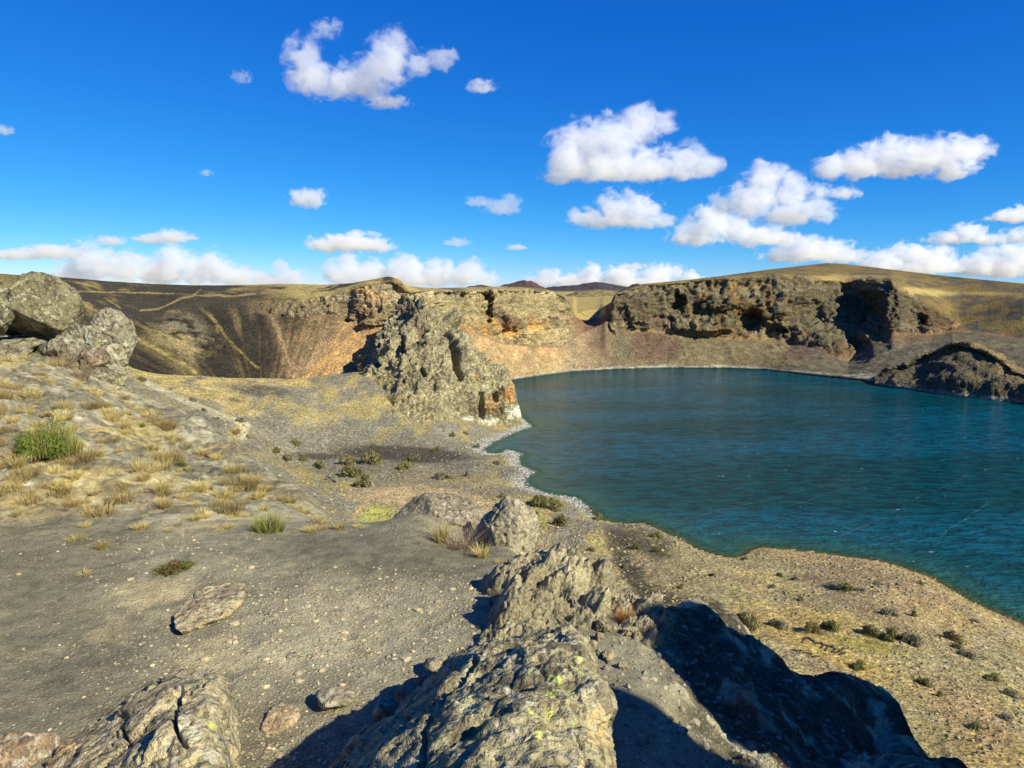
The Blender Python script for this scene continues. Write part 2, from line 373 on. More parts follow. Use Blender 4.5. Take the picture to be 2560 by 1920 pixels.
cliffc *= (1 + .30 * fine + .16 * midn + .22 * (vi - .5) + .25 * (wi - .5) + .16 * np.sin(strata * 6.283 * 2 + 2 * med) + .2 * flute)[..., None]
lid = _hash(np.floor(strata).astype(np.int64) + 40, 0 * rowi.astype(np.int64), 0 * rowi.astype(np.int64), 7) % 997 / 997.
cliffc *= (.78 + .44 * lid - .3 * sstep(.12, .0, np.abs(saw - .06)))[..., None]
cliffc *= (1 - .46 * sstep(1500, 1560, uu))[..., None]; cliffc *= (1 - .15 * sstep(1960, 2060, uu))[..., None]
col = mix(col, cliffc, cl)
# talus on the lake side
tl = mix(np.broadcast_to(GREY * .86, P.shape), TAN * 1.0, sstep(1440, 1380, u) * (.75 + .25 * med))
tl = mix(tl, np.array([.43, .27, .15]), sstep(1440, 1400, u) * sstep(915, 870, v) * sstep(-.4, .2, fbm(np.stack([uu / 26 + vv / 40, vv / 160, 0 * uu], -1), 3, 81)))
tl = mix(tl, BROWN * 1.35, sstep(1425, 1450, u) * sstep(1540, 1515, u) * .7)
tl = mix(tl, GREY * np.array([1.05, 1.0, .9]), sstep(1540, 1600, u) * sstep(2000, 1960, u) * .8)
tl = mix(tl, np.array([.20, .125, .10]), np.clip(blobw(u, v, 1640, 868, 62, 44, 0, 1.5) + blobw(u, v, 2025, 885, 70, 22, 0, 1.2) + blobw(u, v, 1500, 845, 22, 40, -20) * .7, 0, 1) * .9)
tl = mix(tl, STEEL * .95, sstep(1960, 2060, u) * .75 * sstep(-.5, .2, med))
tl = mix(tl, RED * .95, blobw(u, v, 2270, 845, 100, 14, -8) * .7)
tl *= (1 + .4 * fine + .2 * midn)[..., None]
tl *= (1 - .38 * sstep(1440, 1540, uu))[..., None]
lake_side = sstep(1150, 1200, uu) * sstep(r_cl0 + 2, r_cl0 - 3, rowi)
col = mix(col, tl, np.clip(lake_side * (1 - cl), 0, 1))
beach = sstep(9, 3, rowi - 3 - 4 * wide - 9 * sstep(1980, 2160, uu) + 0 * rowi) * sstep(1240, 1290, uu)
col = mix(col, PALE * (0.72 + .35 * fine)[..., None], np.clip(beach, 0, 1) * sstep(-.6, .1, fine + .35 * med + .1) * .85)
# gap floor + right-hand hill
plainc = mix(np.broadcast_to(GRASS * .98, P.shape), OLIVE * .8, sstep(.1, .5, med))
hillc = mix(np.broadcast_to(GRASS * np.array([.47, .44, .42]), P.shape), CIN * 1.7, sstep(-.15, .35, fbm(P / np.array([16., 16., 5.]), 4, 91) + .35 * fine))
hillc = mix(hillc, GRASS * .98, np.clip(blobw(u, v, 2290, 728, 90, 8, 4) + blobw(u, v, 2090, 692, 120, 6) * .7 + blobw(u, v, 2470, 735, 100, 6, 3) * .6, 0, 1))
up = sstep(r_cl1 - 4, r_cl1 + 5, rowi)
col = mix(col, plainc, up * sstep(1426, 1436, uu) * sstep(1534, 1526, uu))
col = mix(col, hillc, np.clip(up * sstep(1534, 1545, uu) + sstep(2385, 2420, uu) * sstep(r_cl0 - 10, r_cl0 + 20, rowi + 22 * (uu - 2400) / 160 * 0 + 12 * med), 0, 1))
col = mix(col, GREY * .8, up * sstep(1030, 1050, uu) * sstep(1426, 1420, uu) * .5)
# plain behind the rim out to the horizon
ext, extc = [], []
zc = P[-1, :, 2]
for Yk, zz in ((12, None), (30, None), (60, None), (110, 43), (160, 42.5), (200, 42), (280, 42), (380, 41), (520, 41), (700, 40), (1800, 38), (5000, 36), (15000, 33), (60000, 20)):
    Yl = P[-1, :, 1] + Yk
    z = np.where(zc > 44, zc - 6, zc - 1.5) if zz is None else np.minimum(zz + 3 * fbm(np.stack([U / 150, 0 * U + Yk, 0 * U], -1), 2, 8), zc - 2)
    ext.append(np.stack([Yl * P[-1, :, 0] / P[-1, :, 1], Yl, z], -1))
    extc.append(np.broadcast_to(GRASS * .9, (nU, 3)) * (1 + .15 * fbm(ext[-1] / (40. + Yk / 8), 3, 5))[:, None])
P = np.concatenate([P, np.array(ext)]); col = np.concatenate([col, np.array(extc)])
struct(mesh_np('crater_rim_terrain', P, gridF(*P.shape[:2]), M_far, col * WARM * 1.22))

# ------------------------------------------------------------------ generic curved rock sheet from surveyed rows
def catmull(A, n, axis):
    A = np.moveaxis(np.asarray(A, float), axis, 0); m = len(A)
    t = np.linspace(0, m - 1, n); i = np.minimum(t.astype(int), m - 2); f = (t - i).reshape((-1,) + (1,) * (A.ndim - 1))
    g = lambda k: A[np.clip(i + k, 0, m - 1)]
    p0, p1, p2, p3 = g(-1), g(0), g(1), g(2)
    r = 0.5 * (2 * p1 + (p2 - p0) * f + (2 * p0 - 5 * p1 + 4 * p2 - p3) * f ** 2 + (3 * p1 - p0 - 3 * p2 + p3) * f ** 3)
    return np.moveaxis(r, 0, axis)
def patch(rows, nr, nc):
    R = np.array(rows, float); S = pt(R[..., 0], R[..., 1], R[..., 2])
    return catmull(catmull(S, nr, 0), nc, 1)

# ------------------------------------------------------------------ rock fin between the dry bowl and the lake
rows = [
 [(885, 975, 322), (945, 1006, 306), (1010, 1038, 292), (1080, 1060, 288), (1173, 1056, 310), (1230, 1056, 317), (1291, 1040, 322)],
 [(905, 945, 332), (948, 956, 321), (1008, 982, 307), (1090, 1000, 303), (1180, 1000, 312), (1240, 1000, 318), (1289, 990, 324)],
 [(915, 918, 340), (960, 918, 328), (1010, 922, 318), (1090, 930, 316), (1166, 936, 320), (1220, 946, 325), (1272, 956, 330)],
 [(932, 872, 352), (970, 870, 340), (1020, 870, 332), (1085, 880, 330), (1134, 886, 333), (1178, 895, 338), (1214, 906, 345)],
 [(950, 838, 368), (990, 835, 352), (1035, 830, 345), (1080, 835, 342), (1114, 842, 346), (1144, 852, 350), (1168, 860, 356)],
 [(972, 812, 392), (1005, 800, 374), (1040, 793, 364), (1070, 796, 360), (1090, 804, 362), (1108, 812, 366), (1128, 830, 372)],
 [(1002, 782, 408), (1020, 774, 394), (1040, 770, 384), (1054, 770, 380), (1068, 778, 380), (1082, 788, 382), (1098, 800, 386)],
 [(1014, 756, 425), (1024, 750, 416), (1032, 748, 410), (1040, 750, 405), (1048, 756, 403), (1056, 763, 403), (1066, 772, 404)],
 [(1016, 745, 440), (1026, 738, 432), (1034, 736, 428), (1042, 738, 426), (1050, 746, 425), (1058, 755, 425), (1066, 765, 425)]]
rows = [[(a, b + 60, c - 4) for a, b, c in rows[0]]] + rows
rows = [[(r[0][0] + 25, r[0][1] + 8, r[0][2] + 26)] + r + [(r[-1][0] - 20, r[-1][1] + 8, r[-1][2] + 28)] for r in rows]
P = patch(rows, 260, 250); ua, va = proj(P)
n = normals(P); n *= np.where(n[..., 1:2] > 0, -1, 1)
dsp = 4.6 * fbm(P * np.array([1, 1, .7]) / 19., 3, 105, ridged=True) + 1.7 * fbm(P / 6.5, 3, 107, ridged=True) + .7 * fbm(P / 2.2, 2, 109, ridged=True)
k1, k2, ki = worley((P + 4 * fbm(P / 9., 2, 111)[..., None]) / 9., 13)
j1, j2, ji = worley((P + 2 * fbm(P / 5., 2, 112)[..., None]) * np.array([1, 1, .55]) / 4.2, 14)
dsp += (3.0 * (ki - .5) + .7 * sstep(0, .25, k2 - k1)) * (.45 + .55 * sstep(980, 860, va)) + 1.6 * (ji - .5) * (.5 + .5 * sstep(1000, 900, va)) + .8 * sstep(0, .2, j2 - j1)
for pts, wd, d in (([(1108, 795), (1118, 840), (1140, 885), (1158, 930)], 6, -7), ([(1030, 742), (1052, 775)], 6, -7), ([(1203, 975), (1208, 1056)], 5, -8), ([(1008, 855), (985, 885)], 9, -9), ([(1060, 820), (1035, 842)], 8, -7),
                   ([(1240, 965), (1243, 1000)], 5, -5), ([(1053, 905), (1062, 935)], 4, -5), ([(938, 895), (945, 915)], 6, -8), ([(960, 800), (945, 822)], 8, -6), ([(1135, 830), (1165, 890), (1190, 930)], 14, 2)):
    dsp += d * strokew(ua, va, pts, wd)
dsp -= dsp.mean() + 1.2
dsp *= .35 + .65 * sstep(1062, 1030, va)
dsp *= 1 - .5 * sstep(1240, 1290, ua)
slopew = sstep(1010, 900, ua) * sstep(925, 955, va)
dsp *= 1 - .75 * slopew
tt_ = np.linspace(0, 1, P.shape[0])[:, None]; dsp = dsp * sstep(.04, .3, tt_) - 2.2 * sstep(.24, .06, tt_)
P = P + n * dsp[..., None]
fi = fbm(P / 1.8, 3, 121); me_ = fbm(P / 8., 3, 123)
c = mix(np.broadcast_to(np.array([.31, .27, .18]), P.shape), np.array([.20, .17, .12]), sstep(-.2, .4, me_ + .3 * fi))
c = mix(c, np.array([.155, .105, .08]), np.clip(blobw(ua, va, 1050, 815, 32, 14) + blobw(ua, va, 1000, 770, 40, 14) * .7, 0, 1) * .7)
c = mix(c, GRASS * .92, np.clip(slopew + sstep(960, 1010, va) * sstep(1150, 1000, ua) * .6, 0, 1) * sstep(-.1, .25, fbm(P / np.array([14., 14., 3.]), 3, 125) + .4 * fi))
c = mix(c, ORA * .95, np.clip(blobw(ua, va, 1272, 985, 15, 24) * .8 + blobw(ua, va, 1232, 1010, 16, 20) * .5 + blobw(ua, va, 1190, 945, 8, 10), 0, 1) * sstep(-.4, .1, me_ + .2))
c = mix(c, PALE * 1.15, np.clip(blobw(ua, va, 1285, 1028, 18, 16) + blobw(ua, va, 1225, 1052, 20, 10) + blobw(ua, va, 1180, 1048, 16, 6), 0, 1) * sstep(-.5, 0, fi + .2))
c *= (1 + .28 * fi)[..., None]
fin = mesh_np('rock_outcrop', P, gridF(*P.shape[:2]), M_outcrop, c * WARM * 1.45, origin=pt(1080, 1060, 300))
tag(fin, 'tall jagged grey rock fin dropping to the lake headland, orange stains at its foot', 'rock outcrop')

# ------------------------------------------------------------------ rocky knob on the right-hand shore
top = [(2190, 945, 478), (2235, 924, 476), (2280, 908, 472), (2330, 882, 468), (2394, 861, 458), (2440, 872, 446), (2490, 893, 432), (2540, 926, 418), (2620, 960, 398), (2700, 990, 385)]
bot = [(a, b, W(b, .3)) for a, b in ((2190, 962), (2235, 968), (2280, 974), (2330, 981), (2394, 990), (2440, 995), (2490, 1001), (2540, 1006), (2620, 1018), (2700, 1030))]
mid = [(t[0], t[1] * .45 + b[1] * .55, 1 / (.42 / t[2] + .58 / b[2]) - 3) for t, b in zip(top, bot)]
mid2 = [(t[0], t[1] * .85 + b[1] * .15, t[2] - 2) for t, b in zip(top, bot)]
lowb = [(b[0], b[1] + 8, W(b[1] + 8, -3)) for b in bot]
back = [(t[0] + 20, t[1] + 8, t[2] + 28) for t in top]; back2 = [(t[0] + 40, t[1] + 40, t[2] + 60) for t in top]
P = patch([lowb, bot, mid, mid2, top, back, back2], 120, 210); ua, va = proj(P)
n = normals(P); n *= np.where(n[..., 1:2] > 0.5, -1, 1); n *= np.where(n[..., 2:3] < -.2, -1, 1)
P = P + n * ((3.4 * fbm(P / 18., 3, 131, ridged=True) + 1.5 * fbm(P / 6., 3, 133) + .5 * fbm(P / 2., 2, 134)) * (.45 + .55 * sstep(0, 9, P[..., 2])))[..., None]
fi = fbm(P / 1.8, 3, 135); me_ = fbm(P / 8., 3, 137)
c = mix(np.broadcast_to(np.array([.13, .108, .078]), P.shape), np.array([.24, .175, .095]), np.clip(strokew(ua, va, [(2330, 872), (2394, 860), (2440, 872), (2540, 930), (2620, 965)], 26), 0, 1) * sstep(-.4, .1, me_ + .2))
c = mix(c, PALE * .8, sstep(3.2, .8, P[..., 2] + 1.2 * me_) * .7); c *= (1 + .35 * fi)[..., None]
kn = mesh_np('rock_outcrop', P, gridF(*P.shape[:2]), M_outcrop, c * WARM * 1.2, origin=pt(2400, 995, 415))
tag(kn, 'dark shaded rocky knob with ochre crest standing at the right-hand shore', 'rock outcrop')

# ------------------------------------------------------------------ far hills
def hill(label, Yc, pts, colr, seed):
    u0 = [p[0] for p in pts]; us = np.linspace(u0[0], u0[-1], 90); vs_ = np.interp(us, u0, [p[1] for p in pts])
    vs_ = vs_ + 1.2 * fbm(np.stack([us / 9, 0 * us, 0 * us + seed], -1), 3, seed)
    zt = np.maximum(pt(us, vs_, Yc)[:, 2] - 36, .5); xt = pt(us, vs_, Yc)[:, 0]
    t = np.linspace(-1, 1, 41)[:, None]; prof = np.exp(-(t * 1.9) ** 2) * 1.03 - .03
    Yh = Yc * (1 + .13 * t + 0 * us); z = 34 + zt * prof * (1 + .10 * fbm(np.stack([us / 14 + 0 * t, 8 * t + 0 * us, 0 * t + 0 * us], -1), 3, seed + 2))
    P = np.stack([np.broadcast_to(xt, Yh.shape), Yh, z], -1)
    c = np.broadcast_to(np.array(colr), P.shape) * (1 + .35 * fbm(np.stack([us / 10 + 0 * t, 12 * t + 0 * us, 0 * t + 0 * us], -1), 3, seed + 4))[..., None]
    c = mix(c, GRASS * .7, sstep(.32, .05, prof + 0 * us) * .7)
    struct(mesh_np('hill', P, gridF(*P.shape[:2]), M_hill, c))
hill('a', 4200, [(1150, 724), (1172, 715), (1200, 711), (1225, 714), (1250, 724)], (.11, .065, .055), 1)
hill('b', 4600, [(1225, 724), (1262, 711), (1290, 703), (1312, 699), (1330, 702), (1345, 711), (1375, 724)], (.13, .075, .06), 2)
hill('c', 5600, [(1350, 726), (1375, 716), (1410, 714), (1450, 712), (1470, 706), (1490, 704), (1520, 708), (1555, 714), (1600, 724)], (.075, .065, .07), 3)
hill('d', 3000, [(1555, 726), (1580, 712), (1590, 707), (1602, 711), (1640, 724)], (.13, .10, .07), 4)
hill('e', 2200, [(1395, 745), (1440, 728), (1490, 722), (1540, 727), (1600, 745)], (.30, .25, .10), 5)
hill('f', 5200, [(1020, 724), (1080, 719), (1130, 719.5), (1180, 724)], (.10, .07, .06), 6)
# ------------------------------------------------------------------ near and middle ground: one surveyed height field
K = []
def kp(*a):
    for x in a: K.append(pt(*x))
def kz(*a):                                     # (u-direction, Y, z below camera)
    for uu_, Y_, z_ in a: K.append(np.array([(uu_ - 1280) / FOC * Y_, Y_, H + z_]))
# saddle between dry bowl and lake, slope with the path, dark flat, shore
kp((-400, 905, 270), (0, 905, 280), (307, 910, 285), (369, 930, 295), (486, 937, 305), (564, 945, 315), (641, 947, 322), (711, 949, 328), (762, 947, 332), (836, 936, 340), (924, 930, 345), (1000, 930, 350),
   (365, 956, 270), (467, 1004, 235), (544, 1035, 222), (618, 1063, 215), (607, 1094, 205), (800, 1000, 290), (1000, 1050, 290), (1100, 1075, 285), (1173, 1055, 310), (1208, 1065, 312), (720, 1010, 270),
   (800, 1130, 255), (950, 1120, 262), (1100, 1130, 262), (700, 1120, 245), (640, 1130, 225), (1000, 1180, 232), (1200, 1190, 230), (1100, 1230, 205), (950, 1250, 190), (850, 1260, 175), (780, 1250, 165),
   (1300, 1260, 195), (1400, 1290, 182), (1500, 1330, 168), (1350, 1380, 150), (1600, 1390, 150), (1750, 1420, 140), (1450, 1440, 125), (1700, 1500, 112), (1900, 1420, 141), (2030, 1400, 152), (2100, 1460, 125),
   (2250, 1480, 120), (2350, 1520, 115), (2450, 1580, 108), (2560, 1612, 103), (2800, 1720, 95), (1850, 1560, 96), (2000, 1600, 90), (2200, 1620, 88), (2400, 1680, 82), (2560, 1750, 76), (2100, 1720, 74), (2300, 1800, 66),
   (2450, 1860, 60), (2560, 1900, 57), (2300, 1920, 54), (2700, 2000, 50), (560, 1100, 195), (450, 1030, 215), (330, 960, 250), (680, 1180, 185), (740, 1220, 172))
kz((300, 345, -47), (0, 330, -40), (564, 375, -52), (762, 390, -54), (924, 400, -54), (1000, 405, -50), (-400, 320, -35),
   (1700, 60, -35), (1500, 70, -36), (1300, 70, -34), (1100, 80, -33), (900, 90, -33), (700, 100, -33), (500, 110, -28), (300, 120, -23), (0, 130, -15), (-400, 130, -8),
   (0, 45, -4.5), (-300, 45, -3), (250, 45, -9), (300, 32, -6.5), (450, 34, -10), (600, 34, -14), (800, 34, -17), (1000, 34, -20), (1200, 34, -22), (1400, 34, -23), (1700, 30, -23), (2000, 30, -23), (2300, 30, -22), (2600, 28, -21), (2900, 26, -20),
   (800, 60, -26), (500, 60, -18), (2000, 48, -32))
# terrace of gravel and the grassy slope on the left
kp((-300, 1900, 3.6), (0, 1900, 3.7), (300, 1900, 3.75), (600, 1900, 3.8), (800, 1920, 3.75), (-300, 1600, 5.0), (0, 1600, 5.1), (300, 1600, 5.2), (600, 1600, 5.2), (900, 1600, 5.2), (1100, 1600, 5.1),
   (0, 1450, 6.2), (300, 1450, 6.3), (600, 1450, 6.3), (900, 1450, 6.3), (1150, 1450, 6.2), (0, 1330, 7.4), (300, 1330, 7.6), (600, 1330, 7.7), (900, 1345, 7.5), (1100, 1350, 7.5), (1250, 1400, 6.9),
   (-300, 1200, 8.5), (0, 1200, 9), (200, 1200, 9.5), (400, 1200, 10), (600, 1230, 10.5), (750, 1290, 9.3), (0, 1080, 11.5), (200, 1080, 12.5), (400, 1130, 12.8), (520, 1160, 13.5),
   (0, 980, 15), (200, 980, 16.5), (350, 1040, 17), (0, 880, 20), (150, 890, 20.5), (280, 972, 20.5), (-300, 1080, 10.5), (-300, 980, 14), (-300, 850, 19),
   (-330, 820, 26), (0, 845, 24), (150, 858, 23), (307, 972, 22.5), (420, 1040, 21), (505, 1103, 19), (565, 1140, 17), (640, 1183, 15), (700, 1226, 13), (800, 1272, 11), (940, 1318, 8.8), (1050, 1292, 8.6), (1150, 1345, 7.9), (1215, 1352, 7.9), (1150, 1318, 8.7), (1260, 1345, 8.2), (1300, 1395, 7.3),
   (1340, 1425, 6.9), (1500, 1475, 6.2), (1610, 1522, 6.2), (1400, 1550, 5.4), (1500, 1600, 5.0), (1600, 1650, 4.7), (1700, 1700, 4.5), (1800, 1800, 4.2), (1550, 1750, 4.1), (1700, 1900, 3.7), (1500, 1900, 3.6), (1200, 1750, 4.3), (1100, 1900, 3.75),
   (1725, 1545, 6.8), (1835, 1575, 7.2), (1966, 1672, 6.9), (2108, 1705, 7.3), (2213, 1758, 7.1), (2291, 1850, 6.7), (2339, 1945, 6.2), (1900, 1700, 5.9), (2000, 1800, 5.4), (2050, 1900, 5.2), (2200, 1850, 6.2),
   (2430, 2000, 5.6), (2600, 2100, 4.6), (2900, 2300, 3.5))
kz((2108, 8.9, -7.8), (2213, 8.7, -7.8), (1966, 8.4, -6.8), (2300, 8.2, -7.8), (1835, 8.6, -6.2), (1725, 9.5, -9), (1835, 10, -10), (1966, 10, -10.5), (2108, 11, -11), (2213, 11, -12), (2300, 10.5, -12), (2500, 9, -12), (2800, 7, -11), (1610, 9, -8), (1500, 9, -8), (1350, 10, -9), (1100, 12.5, -9), (950, 12.5, -8), (800, 15, -9), (700, 17, -9), (600, 21, -9), (500, 25, -8.5),
   (-300, 2.0, -2.5), (300, 2.0, -2.6), (900, 2.0, -2.6), (1300, 2.0, -2.5), (1700, 2.0, -2.6), (2200, 2.0, -3.0), (2800, 2.0, -4), (300, 1.2, -2.6), (1300, 1.2, -2.4), (2200, 1.2, -2.8), (4500, 3, -3.6), (4500, 7, -5.5), (6000, 2, -3), (3600, 5, -6), (-2500, 3, -2.2), (-2500, 8, -1.5), (-1500, 15, -1))
K = np.array(K)
def qmap(x, y): return np.stack([x / y, 0.55 * np.log(y)], -1)
Q = qmap(K[:, 0], K[:, 1]); CC = 0.02
D = np.linalg.norm(Q[:, None] - Q[None], axis=-1); A = np.sqrt(D * D + CC * CC)
m = len(Q); A2 = np.zeros((m + 1, m + 1)); A2[:m, :m] = A; A2[:m, m] = 1; A2[m, :m] = 1
wt = np.linalg.solve(A2 + 1e-9 * np.eye(m + 1), np.append(K[:, 2] - H, 0))
def zrbf(x, y):
    sh = np.shape(x); q = qmap(np.ravel(x), np.ravel(y)); r = np.empty(len(q))
    for s in range(0, len(q), 60000):
        d = q[s:s + 60000, None] - Q[None]; r[s:s + 60000] = np.sqrt((d ** 2).sum(-1) + CC * CC) @ wt[:m] + wt[m]
    return r.reshape(sh) + H
def zrbf_grid(X, Y, st=3):
    r = np.unique(np.append(np.arange(0, X.shape[0], st), X.shape[0] - 1)); c = np.unique(np.append(np.arange(0, X.shape[1], st), X.shape[1] - 1))
    z = zrbf(X[np.ix_(r, c)], Y[np.ix_(r, c)]); ly = np.log(Y[:, 0]); a = X[0] / Y[0]
    z = np.stack([np.interp(a, a[c], q) for q in z]); return np.stack([np.interp(ly, ly[r], q) for q in z.T], 1)
near_shore = [(2960, 1800), (2560, 1562), (2475, 1525), (2396, 1483), (2318, 1441), (2239, 1412), (2160, 1397), (2029, 1381), (1903, 1368), (1882, 1373), (1861, 1389), (1830, 1394), (1778, 1383), (1715, 1357), (1652, 1326), (1610, 1307),
              (1557, 1310), (1500, 1300), (1468, 1268), (1437, 1252), (1440, 1246), (1364, 1235), (1317, 1219), (1302, 1200), (1333, 1180), (1298, 1165), (1290, 1149), (1298, 1134), (1267, 1126), (1259, 1134), (1224, 1136), (1197, 1126), (1232, 1103),
              (1286, 1079), (1325, 1066), (1294, 1040), (1286, 1010)]
xy = lambda a: [tuple(pt(p[0], p[1], W(p[1]))[:2]) for p in a]
SH = xy(near_shore); LAKE = SH + xy(shore)
def zground(x, y, z=None):
    z = zrbf(x, y) if z is None else z
    far = y > 80
    d = np.full(np.shape(x), 99.0); xf, yf = x[far], y[far]
    wob = 1.3 * fbm(np.stack([xf / 7, yf / 7, 0 * xf], -1), 3, 201)
    d[far] = segdist(xf, yf, SH) ; ins = np.zeros(np.shape(x), bool); ins[far] = inpoly(xf + wob, yf + wob, LAKE)
    land = np.maximum(z, .15) * sstep(0, 22, d) + (1 - sstep(0, 22, d)) * np.minimum(.13 * d + .03, 3)
    return np.where(ins, -np.minimum(.02 + .12 * d, 9), np.where(d < 60, land, z)), d, ins
def height(x, y):
    """height at single points or arrays, with the same relief as the meshes"""
    x, y = np.atleast_1d(np.asarray(x, float)), np.atleast_1d(np.asarray(y, float))
    z, d, ins = zground(x, y); return z + relief(x, y, z, d, ins)
def relief(x, y, z, d, ins):
    p = np.stack([x, y, z], -1)
    r = np.where(y > 26, sstep(0, 14, d) * (1.1 * fbm(p / 17., 4, 211) + .35 * fbm(p / 4., 3, 213)) * np.clip((y - 20) / 60, .15, 1), 0)
    uq, vq = proj(p)
    nearm = (y <= 34)
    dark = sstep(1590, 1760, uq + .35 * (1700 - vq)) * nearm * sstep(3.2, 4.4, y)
    hillw = nearm * sstep(1330, 1200, vq + .12 * (uq - 500)) * sstep(900, 700, uq)
    rr = .035 * fbm(p / .9, 4, 221) + .012 * fbm(p / .22, 2, 223)
    rr = rr + hillw * (.15 * fbm(p / np.array([1.6, 1.6, 1.]), 4, 225, ridged=True) + .08 * fbm(p / .33, 3, 226, ridged=True))
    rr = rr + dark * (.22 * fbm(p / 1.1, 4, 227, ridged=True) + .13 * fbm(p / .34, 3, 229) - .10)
    return r + np.where(nearm, rr, 0)
def uv_of(P): return proj(P)

# --- middle ground mesh
Um = np.arange(-330, 2900, 4.0)
vr = np.arange(2035, 985, -3.2); zr = np.interp(vr, [985, 1150, 1400, 2035], [20, 5, 11, 13])
Yrow = np.concatenate([np.geomspace(24, 60, 40, endpoint=False), (zr - H) / slopes(0, vr)[1], np.linspace(292, 350, 46), np.linspace(352, 420, 24)]); Yrow = np.unique(np.round(Yrow, 2))
X = (Um[None] - 1280) / FOC * Yrow[:, None] * 1.03; Yg = np.broadcast_to(Yrow[:, None], X.shape).copy()
z, dsh, ins = zground(X, Yg, zrbf_grid(X, Yg)); z = z + relief(X, Yg, z, dsh, ins) - np.where(Yg < 33, .12, 0)
P = np.stack([X, Yg, z], -1); uq, vq = proj(P)
fine = fbm(P / 1.1, 3, 231); med = fbm(P / 5., 4, 233); wide = fbm(P / 22., 3, 235)
u, v = uq + 16 * fbm(P / 9., 3, 237) + 8 * fine, vq + 9 * fbm(P / 9. + 5, 3, 239)
n2 = fbm(P / np.array([7., 16., 7.]), 4, 241)
c = mix(np.broadcast_to(GRASS * np.array([.76, .80, .85]), P.shape), STEEL * 1.15, sstep(-.3, .15, n2 + .45 * fine))                       # saddle and slopes
c = mix(c, GRASS * 1.05, np.clip(strokew(u, v, [(307, 915), (420, 935), (564, 948), (760, 952)], 16) + strokew(u, v, [(420, 960), (560, 990), (640, 1020)], 22) * .8, 0, 1) * sstep(-.5, 0, med) * .9)
c = mix(c, CIN * 1.5, np.clip(blobw(u, v, 650, 975, 80, 16, 5) + blobw(u, v, 600, 1000, 34, 8) + blobw(u, v, 470, 1050, 50, 18, 30) * .6 + blobw(u, v, 690, 1060, 40, 40) * .35, 0, 1) * sstep(-.35, .15, med) * .85)
c = mix(c, STEEL * 1.15, np.clip(blobw(u, v, 780, 1060, 130, 60) * .55 + blobw(u, v, 960, 1080, 200, 34) * .65, 0, 1) * sstep(-.4, .3, med + .5 * fine))
c = mix(c, CIN * 1.1, np.clip(blobw(u, v, 980, 1138, 175, 22, 3, 1.5) + blobw(u, v, 1150, 1160, 60, 14) * .5 + blobw(u, v, 800, 1140, 60, 10), 0, 1) * .9)
c = mix(c, STEEL * 1.0, np.clip(blobw(u, v, 930, 1130, 330, 58, 4, 1.6), 0, 1) * sstep(-.9, -.3, med + .4 * fine) * .9)
c = mix(c, STEEL * .9, np.clip(blobw(u, v, 860, 1030, 150, 55, -12), 0, 1) * sstep(-.1, .3, n2 + .5 * med) * .75)
c = mix(c, CIN * 1.0, np.clip(blobw(u, v, 1010, 1136, 165, 20, 3, 2) + blobw(u, v, 800, 1142, 70, 9, 2), 0, 1) * .92)
c = mix(c, GREY * .78, blobw(u, v, 1080, 1205, 190, 34, 4) * .7 * sstep(-.4, .2, med))
c = mix(c, SAND * np.array([1.02, .95, .88]), np.clip(blobw(u, v, 1060, 1250, 170, 26, 5) + blobw(u, v, 1190, 1300, 150, 50, 20) * .8 + blobw(u, v, 1330, 1400, 80, 70) * .6, 0, 1) * sstep(-.5, .1, med + .3) * .85)
c = mix(c, MOSS * 1.25, blobw(u, v, 945, 1290, 50, 24, -5, 1.5) * .85)
c = mix(c, GRASS * 1.0, np.clip(blobw(u, v, 1330, 1420, 120, 50, 10), 0, 1) * sstep(0, .3, med + .3 * fine) * .9)
right = sstep(1430, 1560, uq) * sstep(1290, 1340, vq)
rb = mix(np.broadcast_to(np.array([.33, .27, .155]), P.shape), GRASS * .95, sstep(-.1, .4, wide + .6 * med))
rb = mix(rb, BROWN * 1.15, sstep(.05, .45, n2 + .3 * med) * .75)
rb = mix(rb, np.array([.30, .205, .13]), blobw(u, v, 2190, 1450, 260, 70, 20) * .65)
rb = mix(rb, GRASS * np.array([1.1, 1.0, .8]), np.clip(blobw(u, v, 2040, 1560, 170, 34, 8) * .5 + blobw(u, v, 2060, 1625, 140, 24, 22) + blobw(u, v, 2230, 1700, 130, 40, 20) * .5 + blobw(u, v, 2480, 1880, 120, 60, 20) * .7, 0, 1) * .8)
rb = mix(rb, MOSS * np.array([1.1, .95, .8]), np.clip(blobw(u, v, 2140, 1605, 110, 22, 16) + blobw(u, v, 2530, 1865, 60, 22, 30) + blobw(u, v, 2480, 1740, 50, 30) * .5 + blobw(u, v, 1830, 1580, 80, 14, 10) * .6, 0, 1) * sstep(-.3, .3, med + .2) * .7)
rb = mix(rb, np.array([.40, .27, .15]), blobw(u, v, 2430, 1790, 140, 60, 40) * .7)
rb = mix(rb, CIN * .8, np.clip(strokew(u, v, [(1530, 1320), (1560, 1400), (1600, 1470), (1680, 1510), (1790, 1530)], 26) + blobw(u, v, 1620, 1350, 80, 34, 25), 0, 1) * sstep(-.6, 0, med + .15) * .88)
rb = mix(rb, GREY * .9, np.clip(blobw(u, v, 1640, 1430, 90, 30, 30) + blobw(u, v, 1700, 1330, 80, 30, 20) * .7, 0, 1) * sstep(-.2, .3, med + .4 * fine) * .7)
rb = mix(rb, SAND * .9, strokew(u, v, [(2560, 1590), (2460, 1590), (2400, 1640), (2330, 1680)], 9) * .6)
c = mix(c, rb, right)
for pts, wd in (([(365, 956), (467, 1004), (544, 1035), (618, 1063), (607, 1096)], 7.5),):
    c = mix(c, np.array([.41, .365, .27]), sstep(wd * 1.3, wd * .7, segdist(uq + 2 * fine, vq + 1.5 * fine, pts)))
